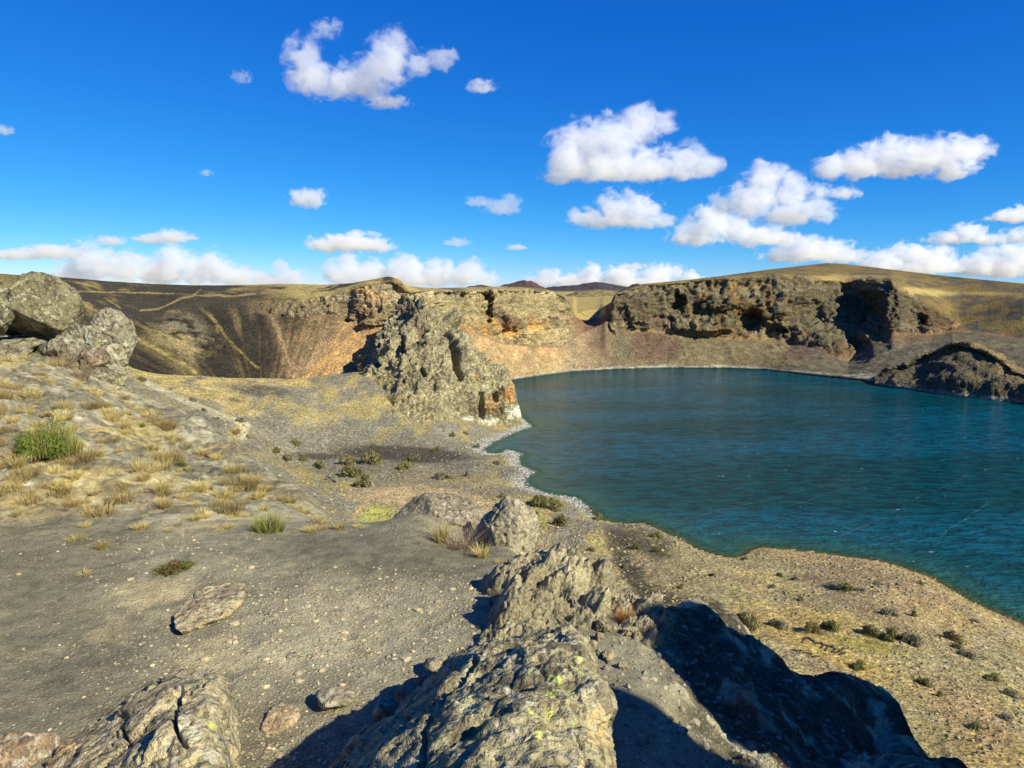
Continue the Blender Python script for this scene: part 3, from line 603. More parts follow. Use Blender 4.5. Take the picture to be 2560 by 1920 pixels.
c = mix(c, SAND * np.array([1.0, .9, .85]), strokew(u, v, [(860, 1330), (930, 1240), (1050, 1215), (1140, 1240)], 7) * .7)
beach = sstep(5.5, 1.5, dsh + 2.2 * med + 2.5 * sstep(1480, 1560, uq) + 2 * sstep(1180, 1220, vq) * 0) * ~ins
c = mix(c, PALE * (.62 + .3 * fine)[..., None], np.clip(beach, 0, 1) * .85 * sstep(1880, 1500, uq) * sstep(-.7, 0, fine + .3) * (uq > 1150))
c = mix(c, GRASS * .8, np.clip(beach, 0, 1) * sstep(1500, 1900, uq) * .6)
c = mix(c, np.array([.16, .07, .04]), sstep(2.2, .4, dsh) * (ins | (dsh < .5)) * .8)
c = mix(c, np.array([.10, .15, .08]), ins * sstep(1.5, 5, dsh))
c *= (1 + .38 * fine + .22 * med)[..., None]
F = gridF(*P.shape[:2]); zf = P[..., 2].ravel()[F].max(1); F = F[zf > -3.5]
struct(mesh_np('crater_slope_terrain', P, F, M_mid, c * WARM * 1.5))

# --- near ground mesh
k = NT('near_ground'); p = k.pos()
g1 = k.noise(p, 9, 6, .65); g2 = k.noise(p, 55, 3, .6); vo = k.voro(p, 42); vo2 = k.voro(p, 16)
peb = k.rng(vo, .28, .42, 1.0, 0.0, True); peb2 = k.rng(vo2, .17, .28, 1.0, 0.0, True)
pm = k.attr('peb', 'Fac'); pmask = k.math('MULTIPLY', peb, pm); pmask2 = k.math('MULTIPLY', peb2, pm)
big_n = k.noise(p, 2.2, 4, .6)
f = k.math('MULTIPLY', k.rng(g1, .3, .7, .72, 1.28), k.rng(g2, .3, .7, .75, 1.25))
f = k.math('MULTIPLY', f, k.rng(big_n, .3, .7, .86, 1.14))
colr = k.scalec(k.attr('Col'), f)
colr = k.mixc(k.math('MULTIPLY', pmask, k.rng(g1, .38, .58, .45, 1.0)), colr, (.46, .375, .225))
colr = k.mixc(k.math('MULTIPLY', pmask2, .8), colr, (.48, .39, .24))
rk = k.attr('rocky', 'Fac'); rn = k.noise(p, 2.6, 8, .72, .4); rv_ = k.voro(p, 5.5)
rh = k.math('MULTIPLY', rk, k.math('ADD', k.math('MULTIPLY', rn, 5.0), k.math('MULTIPLY', rv_, -1.6)))
colr = k.scalec(colr, k.math('ADD', 1.0, k.math('MULTIPLY', rk, k.math('SUBTRACT', k.rng(rn, .36, .64, .6, 1.3), 1.0))))
h = k.math('ADD', k.math('ADD', k.math('MULTIPLY', g1, .6), k.math('MULTIPLY', g2, .25)), k.math('ADD', k.math('MULTIPLY', pmask, .35), k.math('MULTIPLY', pmask2, .7)))
h = k.math('ADD', h, rh)
k.bsdf(colr, .95, h, .9, .035, .1); M_near = k.m
Un = np.concatenate([-330 - np.geomspace(3200, 40, 24), np.arange(-330, 2900, 3.8), 2900 + np.geomspace(30, 3600, 26)])
Yrow = np.concatenate([np.linspace(1.2, 2.4, 8, endpoint=False), 2.75 / -slopes(0, np.arange(2420, 1960, -12))[1], 2.75 / -slopes(0, np.arange(1960, 850, -3.8))[1]]); Yrow = np.unique(Yrow); Yrow = Yrow[Yrow < 34]
X = (Un[None] - 1280) / FOC * Yrow[:, None] * 1.0; Yg = np.broadcast_to(Yrow[:, None], X.shape).copy()
z, dsh, ins = zground(X, Yg, zrbf_grid(X, Yg)); z = z + relief(X, Yg, z, dsh, ins)
P = np.stack([X, Yg, z], -1); uq, vq = proj(P)
fine = fbm(P / .12, 3, 251); med = fbm(P / .6, 4, 253); wide = fbm(P / 2.4, 3, 255)
u, v = uq + 40 * fbm(P / 1.2, 3, 257), vq + 22 * fbm(P / 1.2 + 5, 3, 259)
GRAV = np.array([.185, .168, .125])
c = mix(np.broadcast_to(GRAV, P.shape), GRAV * .72, sstep(-.2, .4, wide) * .7)
edge = 1330 + 0 * u
hillw = sstep(1345, 1255, v + .10 * (u - 500) * (u > 500)) * sstep(1010, 860, u)
hs_ = fbm(P / np.array([1.5, .9, .9]) + np.array([0, 0, 0]), 4, 261)
wht = mix(np.broadcast_to(np.array([.35, .315, .235]), P.shape), np.array([.19, .17, .125]), sstep(-.1, .35, hs_ + .5 * fine))
wht = mix(wht, GRASS * .95, sstep(.0, .4, fbm(P / np.array([.9, 1.6, .9]), 4, 263) + .3 * wide) * .8)
wht = mix(wht, np.array([.30, .20, .10]), sstep(.2, .5, fbm(P / 1.1, 3, 265)) * .5)
lg = P[..., 0] * .55 + P[..., 1] * .3 - P[..., 2] * .7; ac = P[..., 0] * .5 - P[..., 1] * .6 + P[..., 2] * .6
stk = fbm(np.stack([lg / 1.1, ac / .16, P[..., 2] / .5], -1), 4, 271)
wht = mix(wht, np.array([.15, .13, .10]), sstep(.05, .3, stk + .3 * fine) * .85)
wht = mix(wht, np.array([.44, .40, .31]), sstep(.1, .4, -stk + .2 * fine - .05) * .5)
c = mix(c, wht, hillw)
lf = sstep(560, 160, u) * sstep(1250, 1330, v)
c = mix(c, np.array([.092, .082, .064]), lf * .5 * sstep(-.5, .1, wide + .1))
c = mix(c, np.array([.33, .27, .17]), np.clip(blobw(u, v, 420, 1500, 130, 40, 5) + blobw(u, v, 560, 1640, 130, 40, -15) * .8 + blobw(u, v, 250, 1600, 60, 80) * .4, 0, 1) * sstep(0, .3, med + .2 * fine) * .8)
c = mix(c, GRAV * .62, np.clip(blobw(u, v, 960, 1390, 320, 50, 3), 0, 1) * .85)
c = mix(c, GRAV * 1.5, np.clip(blobw(u, v, 860, 1580, 300, 100, -8), 0, 1) * .6)
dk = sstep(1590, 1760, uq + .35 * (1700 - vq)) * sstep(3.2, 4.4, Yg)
c = mix(c, mix(np.broadcast_to(np.array([.085, .075, .058]), P.shape), np.array([.36, .33, .24]), sstep(.1, .4, fbm(P / .22, 4, 267))), dk * sstep(.1, .6, dk))  # slope's shade deepened by darkening the rock colour, with pale lichen patches
c *= (1 + .25 * fine + .18 * med)[..., None]
pebm = np.clip((1 - hillw) * (.45 + .9 * wide + .6 * blobw(u, v, 880, 1560, 330, 110, -8)), 0.05, 1) * (1 - .5 * dk) * (1 - .75 * blobw(u, v, 1000, 1395, 260, 42, 3)) * (1 - .6 * lf)
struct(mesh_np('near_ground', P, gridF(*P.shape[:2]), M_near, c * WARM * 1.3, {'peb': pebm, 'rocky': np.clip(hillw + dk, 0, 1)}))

# ------------------------------------------------------------------ lake
k = NT('lake_water'); p = k.pos((1, 1, 1), (0, 0, rad(-14)))
pw = k.pos((.38, .95, 1), (0, 0, rad(-8))); pw2 = k.pos((.5, 1.0, 1), (0, 0, rad(16)))
w1_ = k.noise(pw, .36, 5, .62, .5); w2_ = k.noise(pw2, 1.1, 3, .55, .3); big_ = k.noise(k.pos((.5, 1.6, 1), (0, 0, rad(-25))), .012, 4, .6, .6)
hgt = k.math('ADD', w1_, k.math('MULTIPLY', w2_, .4))
sh_ = k.attr('shallow', 'Fac')
deep = k.mixc(k.rng(big_, .4, .6, 0, 1, True), (.001, .040, .046), (.0015, .064, .096))
crest_ = k.rng(hgt, .58, .82, 0, 1, True)
deep = k.mixc(crest_, k.scalec(deep, .62), k.scalec(deep, 1.4))  # ripple light and shade painted into the water colour: pale crests, dark troughs
colr = k.mixc(k.rng(sh_, .0, .75, 0, 1), deep, (.03, .10, .07))
pr = k.n('ShaderNodeBsdfPrincipled'); k.l(colr, pr.inputs['Base Color']); pr.inputs['Roughness'].default_value = .12
pr.inputs['IOR'].default_value = 1.33; pr.inputs['Specular IOR Level'].default_value = .09
b = k.n('ShaderNodeBump'); b.inputs['Distance'].default_value = 2.6; k.l(k.rng(big_, .3, .7, .5, 1.0), b.inputs['Strength'])
k.l(hgt, b.inputs['Height']); k.l(b.outputs[0], pr.inputs['Normal'])
tr = k.n('ShaderNodeBsdfTransparent'); tr.inputs[0].default_value = (.55, .75, .68, 1)
mx = k.n('ShaderNodeMixShader'); k.l(k.rng(sh_, .45, .98, 0, .72), mx.inputs[0]); k.l(pr.outputs[0], mx.inputs[1]); k.l(tr.outputs[0], mx.inputs[2])
k.l(mx.outputs[0], k.out.inputs[0]); M_water = k.m
Uw = np.arange(1040, 2990, 5.0); Yw = np.concatenate([np.geomspace(85, 590, 190), [610, 640]])
X = (Uw[None] - 1280) / FOC * Yw[:, None]; Yg = np.broadcast_to(Yw[:, None], X.shape)
dd = segdist(X, Yg, SH); dfar = segdist(X, Yg, xy(shore)); shal = np.exp(-dd / 4.5) * .9 + .25 * np.exp(-dd / 14) + .5 * np.exp(-dfar / 3)
P = np.stack([X, Yg, 0 * X], -1)
struct(mesh_np('lake_water', P, gridF(*P.shape[:2]), M_water, None, {'shallow': np.clip(shal, 0, 1)}))
# ------------------------------------------------------------------ placing things on the ground
def hit(u, v, lo, hi, n=160):
    """where survey directions meet the ground between two distances"""
    u, v = np.atleast_1d(np.asarray(u, float)), np.atleast_1d(np.asarray(v, float))
    sx, sz = slopes(u, v); Ys = np.geomspace(lo, hi, n)
    X = sx[:, None] * Ys; Z = H + sz[:, None] * Ys
    G = height(X.ravel(), np.broadcast_to(Ys, X.shape).ravel().copy()).reshape(X.shape)
    below = Z < G; i = np.argmax(below, 1); i = np.where(below.any(1), np.maximum(i, 1), n - 1)
    r = np.arange(len(u)); a = Z[r, i - 1] - G[r, i - 1]; b = Z[r, i] - G[r, i]
    t = np.clip(a / (a - b + 1e-9), 0, 1); Yh = Ys[i - 1] * (1 - t) + Ys[i] * t
    P = np.stack([sx * Yh, Yh, H + sz * Yh], -1); P[:, 2] = np.where(below.any(1), height(P[:, 0], P[:, 1]), P[:, 2])
    return P
_ico = {}
def ico(n):
    if n not in _ico:
        bm = bmesh.new(); bmesh.ops.create_icosphere(bm, subdivisions=n, radius=1)
        bm.verts.ensure_lookup_table()
        _ico[n] = (np.array([q.co[:] for q in bm.verts]), np.array([[q.index for q in f.verts] for f in bm.faces])); bm.free()
    return _ico[n]
def rockV(dims, seed, sub=5, nplanes=11, amp=.06, lump=0.0, flat=.8, rough=None):
    """angular boulder: a cut polytope with fracture relief; dims = half sizes"""
    rs = np.random.RandomState(seed); d, F = ico(sub); dims = np.array(dims, float)
    pn = rs.normal(size=(nplanes, 3)); pn /= np.linalg.norm(pn, axis=1)[:, None]; ph = rs.uniform(flat - .12, .98, nplanes)
    r = np.minimum(1.15, (ph / np.maximum(d @ pn.T, 1e-3)).clip(0, 3)); k = 75.0
    r = -np.log(np.exp(-k * r).sum(1) + np.exp(-k * 1.12)) / k
    V = d * r[:, None] * dims; s = dims.mean(); q = V / s + seed * 7.31
    nr = d * (1 / dims); nr /= np.linalg.norm(nr, axis=1)[:, None]
    dp = amp * (fbm(q * 1.6, 3, seed, ridged=True) + .6 * fbm(q * 4.5, 3, seed + 3, ridged=True) + .3 * fbm(q * 13, 2, seed + 5))
    _, _, ci = worley(q * 1.7 + .2 * fbm(q * 3, 2, seed + 8)[:, None], seed + 4); _, _, cj = worley(q * 4.1, seed + 6)
    dp = dp + amp * (1.5 * (ci - .5) + .6 * (cj - .5))
    if lump:
        a, b, _ = worley(q * 2.6 + .25 * fbm(q * 4, 2, seed)[:, None], seed); dp = dp + lump * ((b - a) - .35)
    return V + nr * (dp * s)[:, None], F
def rotz(V, a):
    c, s = math.cos(a), math.sin(a); return V @ np.array([[c, s, 0], [-s, c, 0], [0, 0, 1]])
def rottilt(V, ax, ay):
    c, s = math.cos(ax), math.sin(ax); V = V @ np.array([[1, 0, 0], [0, c, s], [0, -s, c]])
    c, s = math.cos(ay), math.sin(ay); return V @ np.array([[c, 0, -s], [0, 1, 0], [s, 0, c]])
def rock_mat(name, size, lich=(.42, .43, .20), lam=.5, dark=.5, bd=.02, orange=.25, bs=.9):
    k = NT(name); p = k.pos()
    a = k.noise(p, 1.2 / size, 7, .68); b = k.noise(p, 5.0 / size, 5, .65); d = k.noise(p, 22 / size, 3, .6); e = k.voro(p, 7 / size); g = k.noise(p, 3.1 / size, 4, .7, .8)
    f = k.math('MULTIPLY', k.rng(a, .3, .7, .66, 1.34), k.math('MULTIPLY', k.rng(b, .3, .7, .74, 1.26), k.rng(d, .3, .7, .78, 1.22)))
    c = k.scalec(k.attr('Col'), f)
    c = k.mixc(k.math('MULTIPLY', k.rng(g, .50, .58, 0, dark, True), k.rng(b, .35, .55, .3, 1)), c, (.075, .062, .045))
    pale = k.math('MULTIPLY', k.rng(k.noise(p, 4.2 / size, 5, .7, .3), .55, .60, 0, lam, True), k.rng(d, .3, .5, .5, 1))
    c = k.mixc(pale, c, (.50, .46, .34))
    yl = k.math('MULTIPLY', k.rng(k.noise(p, 2.3 / size, 6, .72), .60, .64, 0, lam, True), k.rng(d, .3, .45, .4, 1))
    c = k.mixc(yl, c, lich)
    c = k.mixc(k.rng(k.noise(p, 3.7 / size, 5, .7), .64, .69, 0, orange, True), c, (.42, .22, .06))
    h = k.math('ADD', k.math('ADD', a, k.math('MULTIPLY', b, .55)), k.math('ADD', k.math('MULTIPLY', d, .25), k.math('MULTIPLY', e, -.35)))
    k.bsdf(c, .93, h, bs, bd, .15); return k.m
M_rock = rock_mat('lichened_rock', .34, lam=.75, dark=.7, bd=.07)
M_lump = rock_mat('lumpy_lava_rock', .22, lam=.3, dark=.35, bd=.05, orange=.15)
M_left = rock_mat('mossy_boulder_rock', .8, (.36, .36, .14), .75, .85, .22, .12)
ROCK = np.array([.30, .255, .18])

# ------------------------------------------------------------------ big lichened rock in the foreground
rows = [
 [(640, 2060, 3.25), (760, 2000, 3.2), (860, 1985, 2.6), (1000, 1995, 2.15), (1250, 2010, 1.8), (1450, 2000, 1.85), (1525, 1995, 2.05), (1545, 2090, 2.2), (1500, 2500, 2.2)],
 [(760, 1990, 3.6), (846, 1912, 3.5), (900, 1893, 2.9), (1010, 1890, 2.4), (1250, 1900, 2.05), (1430, 1900, 2.1), (1507, 1908, 2.25), (1515, 1990, 2.5), (1480, 2400, 2.5)],
 [(840, 1930, 3.8), (890, 1855, 3.75), (985, 1838, 2.9), (1080, 1828, 2.6), (1260, 1825, 2.3), (1420, 1825, 2.32), (1492, 1830, 2.45), (1500, 1920, 2.7), (1480, 2350, 2.7)],
 [(940, 1870, 4.0), (992, 1798, 4.0), (1068, 1778, 2.95), (1150, 1763, 2.75), (1290, 1756, 2.52), (1425, 1754, 2.52), (1510, 1748, 2.62), (1500, 1850, 2.9), (1470, 2250, 2.9)],
 [(1040, 1800, 4.2), (1092, 1708, 4.15), (1138, 1706, 3.1), (1210, 1698, 2.95), (1310, 1688, 2.78), (1415, 1688, 2.74), (1484, 1697, 2.83), (1490, 1790, 3.1), (1460, 2180, 3.1)],
 [(1090, 1760, 4.4), (1140, 1668, 4.3), (1195, 1662, 3.3), (1262, 1650, 3.15), (1340, 1638, 3.02), (1415, 1638, 2.97), (1462, 1642, 3.03), (1470, 1740, 3.3), (1440, 2120, 3.3)],
 [(1160, 1730, 4.5), (1240, 1650, 4.2), (1312, 1626, 3.4), (1350, 1612, 3.3), (1385, 1602, 3.22), (1414, 1597, 3.2), (1440, 1603, 3.22), (1450, 1700, 3.5), (1430, 2050, 3.5)],
 [(1260, 1720, 4.5), (1335, 1630, 4.1), (1386, 1590, 3.45), (1400, 1580, 3.4), (1410, 1573, 3.38), (1418, 1569, 3.36), (1429, 1577, 3.38), (1440, 1680, 3.6), (1425, 2000, 3.6)],
 [(1300, 1760, 4.4), (1360, 1680, 4.1), (1400, 1640, 3.7), (1410, 1630, 3.65), (1416, 1625, 3.65), (1422, 1625, 3.65), (1430, 1640, 3.65), (1440, 1740, 3.75), (1425, 2000, 3.7)]]
P = patch(rows, 230, 260); ua, va = proj(P)
n = normals(P); n *= np.where((n[..., 2:3] < 0) & (np.abs(n[..., 2:3]) > .15), -1, 1)
e1, e2, ei = worley((P + .06 * fbm(P / .2, 2, 302)[..., None]) / .34, 31); g1_, g2_, gi = worley((P + .03 * fbm(P / .1, 2, 304)[..., None]) / .13, 33)
dsp = .04 * fbm(P / .5, 4, 301, ridged=True) + .02 * fbm(P / .13, 3, 303, ridged=True) + .009 * fbm(P / .04, 2, 305, ridged=True) + .03 * (ei - .5) + .018 * (gi - .5) - .015 * sstep(.12, 0, e2 - e1)
dsp -= .05 * strokew(ua + 10 * fbm(P / .1, 2, 306), va, [(1200, 1670), (1130, 1740), (1095, 1800), (1060, 1880), (1045, 1920)], 5)
dsp += .05 * (fbm(P / np.array([.25, .25, .1]), 3, 309, ridged=True)) * sstep(1700, 1640, va) * sstep(1400, 1330, ua)
P = P + n * dsp[..., None]
fi = fbm(P / .03, 3, 311); me_ = fbm(P / .16, 4, 313)
c = mix(np.broadcast_to(np.array([.36, .31, .20]), P.shape), np.array([.21, .18, .12]), sstep(-.2, .4, me_))
c = mix(c, np.array([.46, .40, .28]), sstep(.12, .3, fbm(P / .12, 4, 315)) * .7 * sstep(1180, 1420, ua + .4 * (1750 - va)))
c = mix(c, np.array([.58, .54, .34]), blobw(ua + 22 * me_, va + 18 * fi, 1185, 1780, 34, 26, -35) * sstep(-.5, 0, fi + .1) * .85)
c = mix(c, np.array([.50, .36, .18]), blobw(ua + 20 * me_, va, 1480, 1830, 14, 60) * .7)
for a_, b_ in ((1385, 1707), (1398, 1712), (1422, 1740), (1372, 1752), (1385, 1760), (1330, 1800), (1375, 1795), (1340, 1830), (1350, 1850), (1450, 1660), (1433, 1683), (1320, 1785), (1342, 1865)):
    c = mix(c, np.array([.52, .54, .16]), blobw(ua + 14 * me_, va + 14 * fi, a_, b_, 9, 9) * sstep(-.4, 0, fi + .15) * .9)
for a_, b_ in ((1398, 1688), (1422, 1690), (1357, 1722), (1400, 1650), (1410, 1668), (1440, 1720), (1000, 1870)):
    c = mix(c, np.array([.04, .034, .026]), blobw(ua + 5 * me_, va, a_, b_, 5, 5) * .9)
c *= (1 + .2 * fi)[..., None]
o = mesh_np('boulder', P, gridF(*P.shape[:2]), M_rock, c * WARM * 1.12, origin=pt(1250, 1900, 2.6))
tag(o, 'largest boulder, spotted with yellow and white lichen, at the bottom centre', 'boulder')

# ------------------------------------------------------------------ cracked pale boulder, bottom left
rows = [
 [(190, 1840, 4.75), (300, 1780, 4.85), (400, 1740, 4.9), (480, 1725, 4.9), (545, 1725, 4.85), (580, 1760, 4.75)],
 [(200, 1806, 4.5), (300, 1742, 4.6), (400, 1700, 4.62), (475, 1688, 4.62), (530, 1686, 4.55), (564, 1722, 4.5)],
 [(160, 1830, 4.2), (285, 1775, 4.15), (390, 1738, 4.08), (470, 1716, 4.06), (530, 1714, 4.1), (566, 1770, 4.3)],
 [(100, 1875, 3.95), (260, 1830, 3.8), (380, 1800, 3.62), (470, 1780, 3.58), (540, 1780, 3.65), (580, 1835, 4.0)],
 [(60, 1935, 3.68), (230, 1900, 3.5), (370, 1880, 3.3), (470, 1860, 3.25), (550, 1860, 3.35), (592, 1905, 3.7)],
 [(40, 2060, 3.3), (230, 2040, 3.05), (370, 2030, 2.9), (470, 2010, 2.85), (560, 2010, 2.95), (610, 2060, 3.2)]]
rows = [[(r[0][0] - 30, r[0][1] + 90, r[0][2] - .05)] + r + [(r[-1][0] + 14, r[-1][1] + 110, r[-1][2] - .02)] for r in rows]
P = patch(rows, 150, 170); ua, va = proj(P); n = normals(P); n *= np.where(n[..., 2:3] < 0, -1, 1)
h1, h2, hi_ = worley((P + .05 * fbm(P / .2, 2, 322)[..., None]) / .3, 35)
dsp = .05 * (hi_ - .5) - .02 * sstep(.1, 0, h2 - h1) + .04 * fbm(P / .5, 4, 321, ridged=True) + .02 * fbm(P / .12, 3, 323, ridged=True) + .007 * fbm(P / .04, 2, 325)
for pts, wd, d in (([(455, 1738), (437, 1775), (440, 1825), (465, 1870)], 5, -.09), ([(310, 1825), (318, 1855)], 4, -.05), ([(385, 1850), (395, 1825)], 3, -.05), ([(240, 1800), (300, 1760)], 3, -.03), ([(520, 1700), (505, 1725)], 3, -.04), ([(410, 1700), (370, 1745)], 3, -.03)):
    dsp += d * strokew(ua + 6 * fbm(P / .1, 2, 326), va, pts, wd)
P = P + n * dsp[..., None]; fi = fbm(P / .035, 3, 327); me_ = fbm(P / .2, 4, 329)
c = mix(np.broadcast_to(np.array([.44, .36, .23]), P.shape), np.array([.26, .225, .165]), sstep(-.1, .3, me_) * .8 + .3 * sstep(430, 520, ua))
c = mix(c, np.array([.36, .22, .13]), sstep(260, 120, ua + 40 * me_) * .7)
for a_, b_, r_ in ((468, 1808, 14), (482, 1840, 16), (500, 1805, 10), (455, 1830, 10)):
    c = mix(c, np.array([.60, .56, .46]), blobw(ua + 8 * me_, va + 8 * fi, a_, b_, r_, r_ * .8) * .8)
c = mix(c, np.array([.50, .52, .16]), blobw(ua + 10 * me_, va + 10 * fi, 528, 1820, 10, 12) * .8 + blobw(ua + 10 * me_, va, 385, 1720, 12, 8) * .6)
c *= (1 + .22 * fi)[..., None]
o = mesh_np('boulder', P, gridF(*P.shape[:2]), M_rock, c * WARM * 1.12, origin=pt(380, 1900, 3.6))
tag(o, 'cracked pale tan boulder bedded in gravel at the bottom left', 'boulder')

# ------------------------------------------------------------------ single boulders
def boulder(name, label, u, v, Y, wpx, hpx, seed, mat, col, depth=.9, sub=5, sink=.25, rz=0, tilt=(0, 0), cat='boulder', group=None, lump=0, amp=.07, flat=.8, parent=None, npl=11, lich=None):
    """centre seen at (u,v) at distance Y, so many photo pixels wide and high"""
    c0 = pt(u, v, Y); s = Y / FOC * 1.02; d = np.array([wpx * s / 2, wpx * s / 2 * depth, hpx * s / 2])
    V, F = rockV(d, seed, sub, npl, amp, lump, flat)
    V = rottilt(rotz(V, rz), *tilt) + c0
    q = V / max(d); fi = fbm(q * 9, 3, seed + 1); me_ = fbm(q * 2.2, 3, seed + 2)
    c = np.asarray(col) * np.array([1.05, 1, .86]) * (1 + .25 * fi + .25 * me_)[:, None]
    if lich is not None: c = mix(c, np.array(lich), sstep(.1, .4, fbm(q * 4, 3, seed + 9)) * .6)
    base = c0 - np.array([0, 0, d[2]])
    o = mesh_np(name, V, F, mat, c, origin=base)
    if parent is not None:
        o.parent = parent; o.location = Vector(base) - Vector(parent.location)
    elif label: tag(o, label, cat, group)
    return o
LB = np.array([.215, .20, .12])
boulder('boulder', 'big mossy overhanging boulder at the left edge above the grassy slope', 92, 778, 20.5, 168, 160, 411, M_left, LB, 1.0, 6, rz=.4, tilt=(.1, -.35), amp=.06, flat=.5, npl=7)
boulder('boulder', 'mossy boulder cropped by the left edge, capping the overhang', -4, 732, 20.8, 175, 112, 412, M_left, LB * .95, 1.0, 6, rz=.9, tilt=(0, .15), amp=.06, flat=.5, npl=8)
boulder('boulder', 'shaded mossy boulder at the left edge below the overhang', -6, 790, 19.6, 80, 100, 413, M_left, LB * .9, 1.0, 5)
boulder('boulder', 'dark boulder deep in the shadow under the left overhang', 45, 800, 22.2, 90, 90, 414, M_left, LB * .6, .8, 5)  # fills the shadowed gap; shade painted in as a darker rock colour
boulder('boulder', 'pale lichened boulder with an orange lichen cap on the left slope', 212, 848, 20.6, 126, 155, 415, M_left, np.array([.27, .255, .18]), .9, 6, rz=.5, tilt=(.1, .1), amp=.06, flat=.5, npl=7, lich=(.50, .49, .36))
boulder('boulder', 'pale upright lichened boulder right of the orange-capped one', 284, 858, 21.0, 100, 150, 416, M_left, np.array([.27, .25, .175]), .9, 6, rz=1.2, tilt=(0, -.1), amp=.06, flat=.5, npl=7, lich=(.50, .49, .36))
boulder('boulder', 'narrow lichened rock under the upright boulder at the slope edge', 283, 925, 20.4, 64, 118, 417, M_left, np.array([.36, .34, .23]), .9, 5, rz=.2, tilt=(.2, .25))
boulder('boulder', 'reddish hollowed rock between the pale boulders and the grass', 235, 905, 20.0, 70, 64, 418, M_left, np.array([.20, .155, .11]), .9, 5, rz=.7)
for i, (a_, b_, w_, h_, l_) in enumerate(((60, 862, 90, 40, 'flat mossy rock wedged under the left overhang'), (140, 872, 60, 44, 'small grey rock between the overhang and the orange-capped boulder'), (165, 905, 70, 50, 'grey rock half hidden by shrubs below the orange-capped boulder'), (250, 950, 60, 60, 'lichened rock at the foot of the upright boulder'),
                                          (20, 880, 110, 40, 'low rock ledge at the left edge below the overhang'), (300, 985, 40, 40, 'last small rock at the lower end of the left outcrop'))):
    boulder('boulder', l_, a_, b_, 20.0 - i * .1, w_, h_, 460 + i, M_left, np.array([.25, .23, .155]), 1.0, 4, rz=i * 1.1, tilt=(.2, .1 * i - .2), amp=.06, flat=.55, npl=8)
boulder('boulder', 'half-buried gravel-topped boulder at the edge of the gravel terrace', 1092, 1306, 8.5, 225, 118, 421, M_rock, np.array([.25, .22, .165]), .8, 6, rz=.3, amp=.05)
boulder('boulder', 'rounded grey lichened boulder at the terrace edge beside a dry bush', 1270, 1345, 7.9, 172, 190, 422, M_rock, np.array([.34, .31, .225]), .8, 6, rz=.2, tilt=(0, .15), amp=.08)
boulder('boulder', 'low reddish rock in the bottom left corner', 20, 1905, 3.75, 230, 130, 423, M_rock, np.array([.33, .25, .175]), .9, 5, rz=.1)
boulder('boulder', 'flat pale rock slab lying in the gravel at left', 520, 1513, 5.78, 150, 26, 424, M_rock, np.array([.40, .335, .215]), 2.0, 5, tilt=(.0, -.05), amp=.06, lump=.04)
boulder('boulder', 'small flat tan rock flush with the gravel, right of the slab', 735, 1620, 5.12, 80, 18, 425, M_rock, np.array([.38, .32, .22]), 1.8, 4, rz=.5)
boulder('boulder', 'fist-sized grey stone beside the small flat tan rock', 732, 1644, 4.95, 34, 20, 426, M_rock, np.array([.22, .20, .16]), 1.2, 4)
boulder('boulder', 'low tan rock patch poking out of gravel above the cracked boulder', 565, 1660, 4.95, 140, 20, 427, M_rock, np.array([.40, .32, .2]), 1.6, 5, rz=.3, lump=.08)
boulder('boulder', 'tan crumbly rock lump left of the big shadow at the bottom', 700, 1796, 4.2, 86, 28, 428, M_lump, np.array([.40, .31, .2]), 1.3, 5, lump=.15)
for i, (a_, b_, w_, h_, l_) in enumerate(((1098, 1668, 74, 50, 'topmost loose grey stone beside the big boulder'), (1066, 1702, 56, 42, 'second loose grey stone down the left side of the big boulder'), (1018, 1738, 60, 44, 'third loose grey stone down the left side of the big boulder'),
                                          (965, 1776, 72, 62, 'lowest loose grey stone left of the big boulder'), (1042, 1722, 30, 26, 'small stone wedged between loose stones by the big boulder'), (835, 1745, 95, 40, 'crumbly tan clod at the edge of the shadow on the gravel'))):
    p_ = hit(a_, b_ + h_ * .3, 3.5, 6)[0]
    boulder('stone', l_, a_, b_, float(p_[1]), w_, h_, 440 + i, M_rock, np.array([.30, .265, .19]), 1.0, 4, rz=i * .8, cat='stone')

# ------------------------------------------------------------------ fused lumpy lava ridge behind the big boulder
ridge = bpy.data.objects.new('lava_rock_ridge', None); C.objects.link(ridge); ridge.location = pt(1400, 1520, 5.4)
tag(ridge, 'knobbly ridge of fused lava lumps running behind the largest boulder', 'rock ridge')
Yl = np.geomspace(3.55, 7.1, 240); al = np.linspace(-.055, .25, 290)
XX = al[None] * Yl[:, None] * 1.0; cut = np.broadcast_to(Yl[:, None], XX.shape).copy(); ZZ = height(XX.ravel(), cut.ravel()).reshape(cut.shape)
P = np.stack([XX, cut, ZZ], -1); ua, va = proj(P)
msk = np.clip(blobw(ua, va, 1330, 1450, 130, 55, -5, 2) + blobw(ua, va, 1450, 1440, 110, 50, 0, 2) + blobw(ua, va, 1390, 1530, 170, 70, -10, 2) + blobw(ua, va, 1290, 1600, 110, 60, -20, 2) + blobw(ua, va, 1580, 1520, 110, 50, 38, 2)
              + blobw(ua, va, 1620, 1570, 70, 40, 30, 2), 0, 1)
msk = blur(blur(msk, 5, 0), 5, 1)
wp = P + .05 * np.stack([fbm(P / .12, 2, 541), fbm(P / .12, 2, 543), fbm(P / .12, 2, 545)], -1)
a1, a2, ai = worley(wp / .30, 551); b1, b2, bi = worley(wp / .13, 553); c1_, c2_, _ = worley(wp / .06, 557)
lmp = sstep(0, .5, a2 - a1) * (.06 + .11 * ai) + .045 * sstep(0, .5, b2 - b1) * (.3 + bi) + .018 * sstep(0, .5, c2_ - c1_)
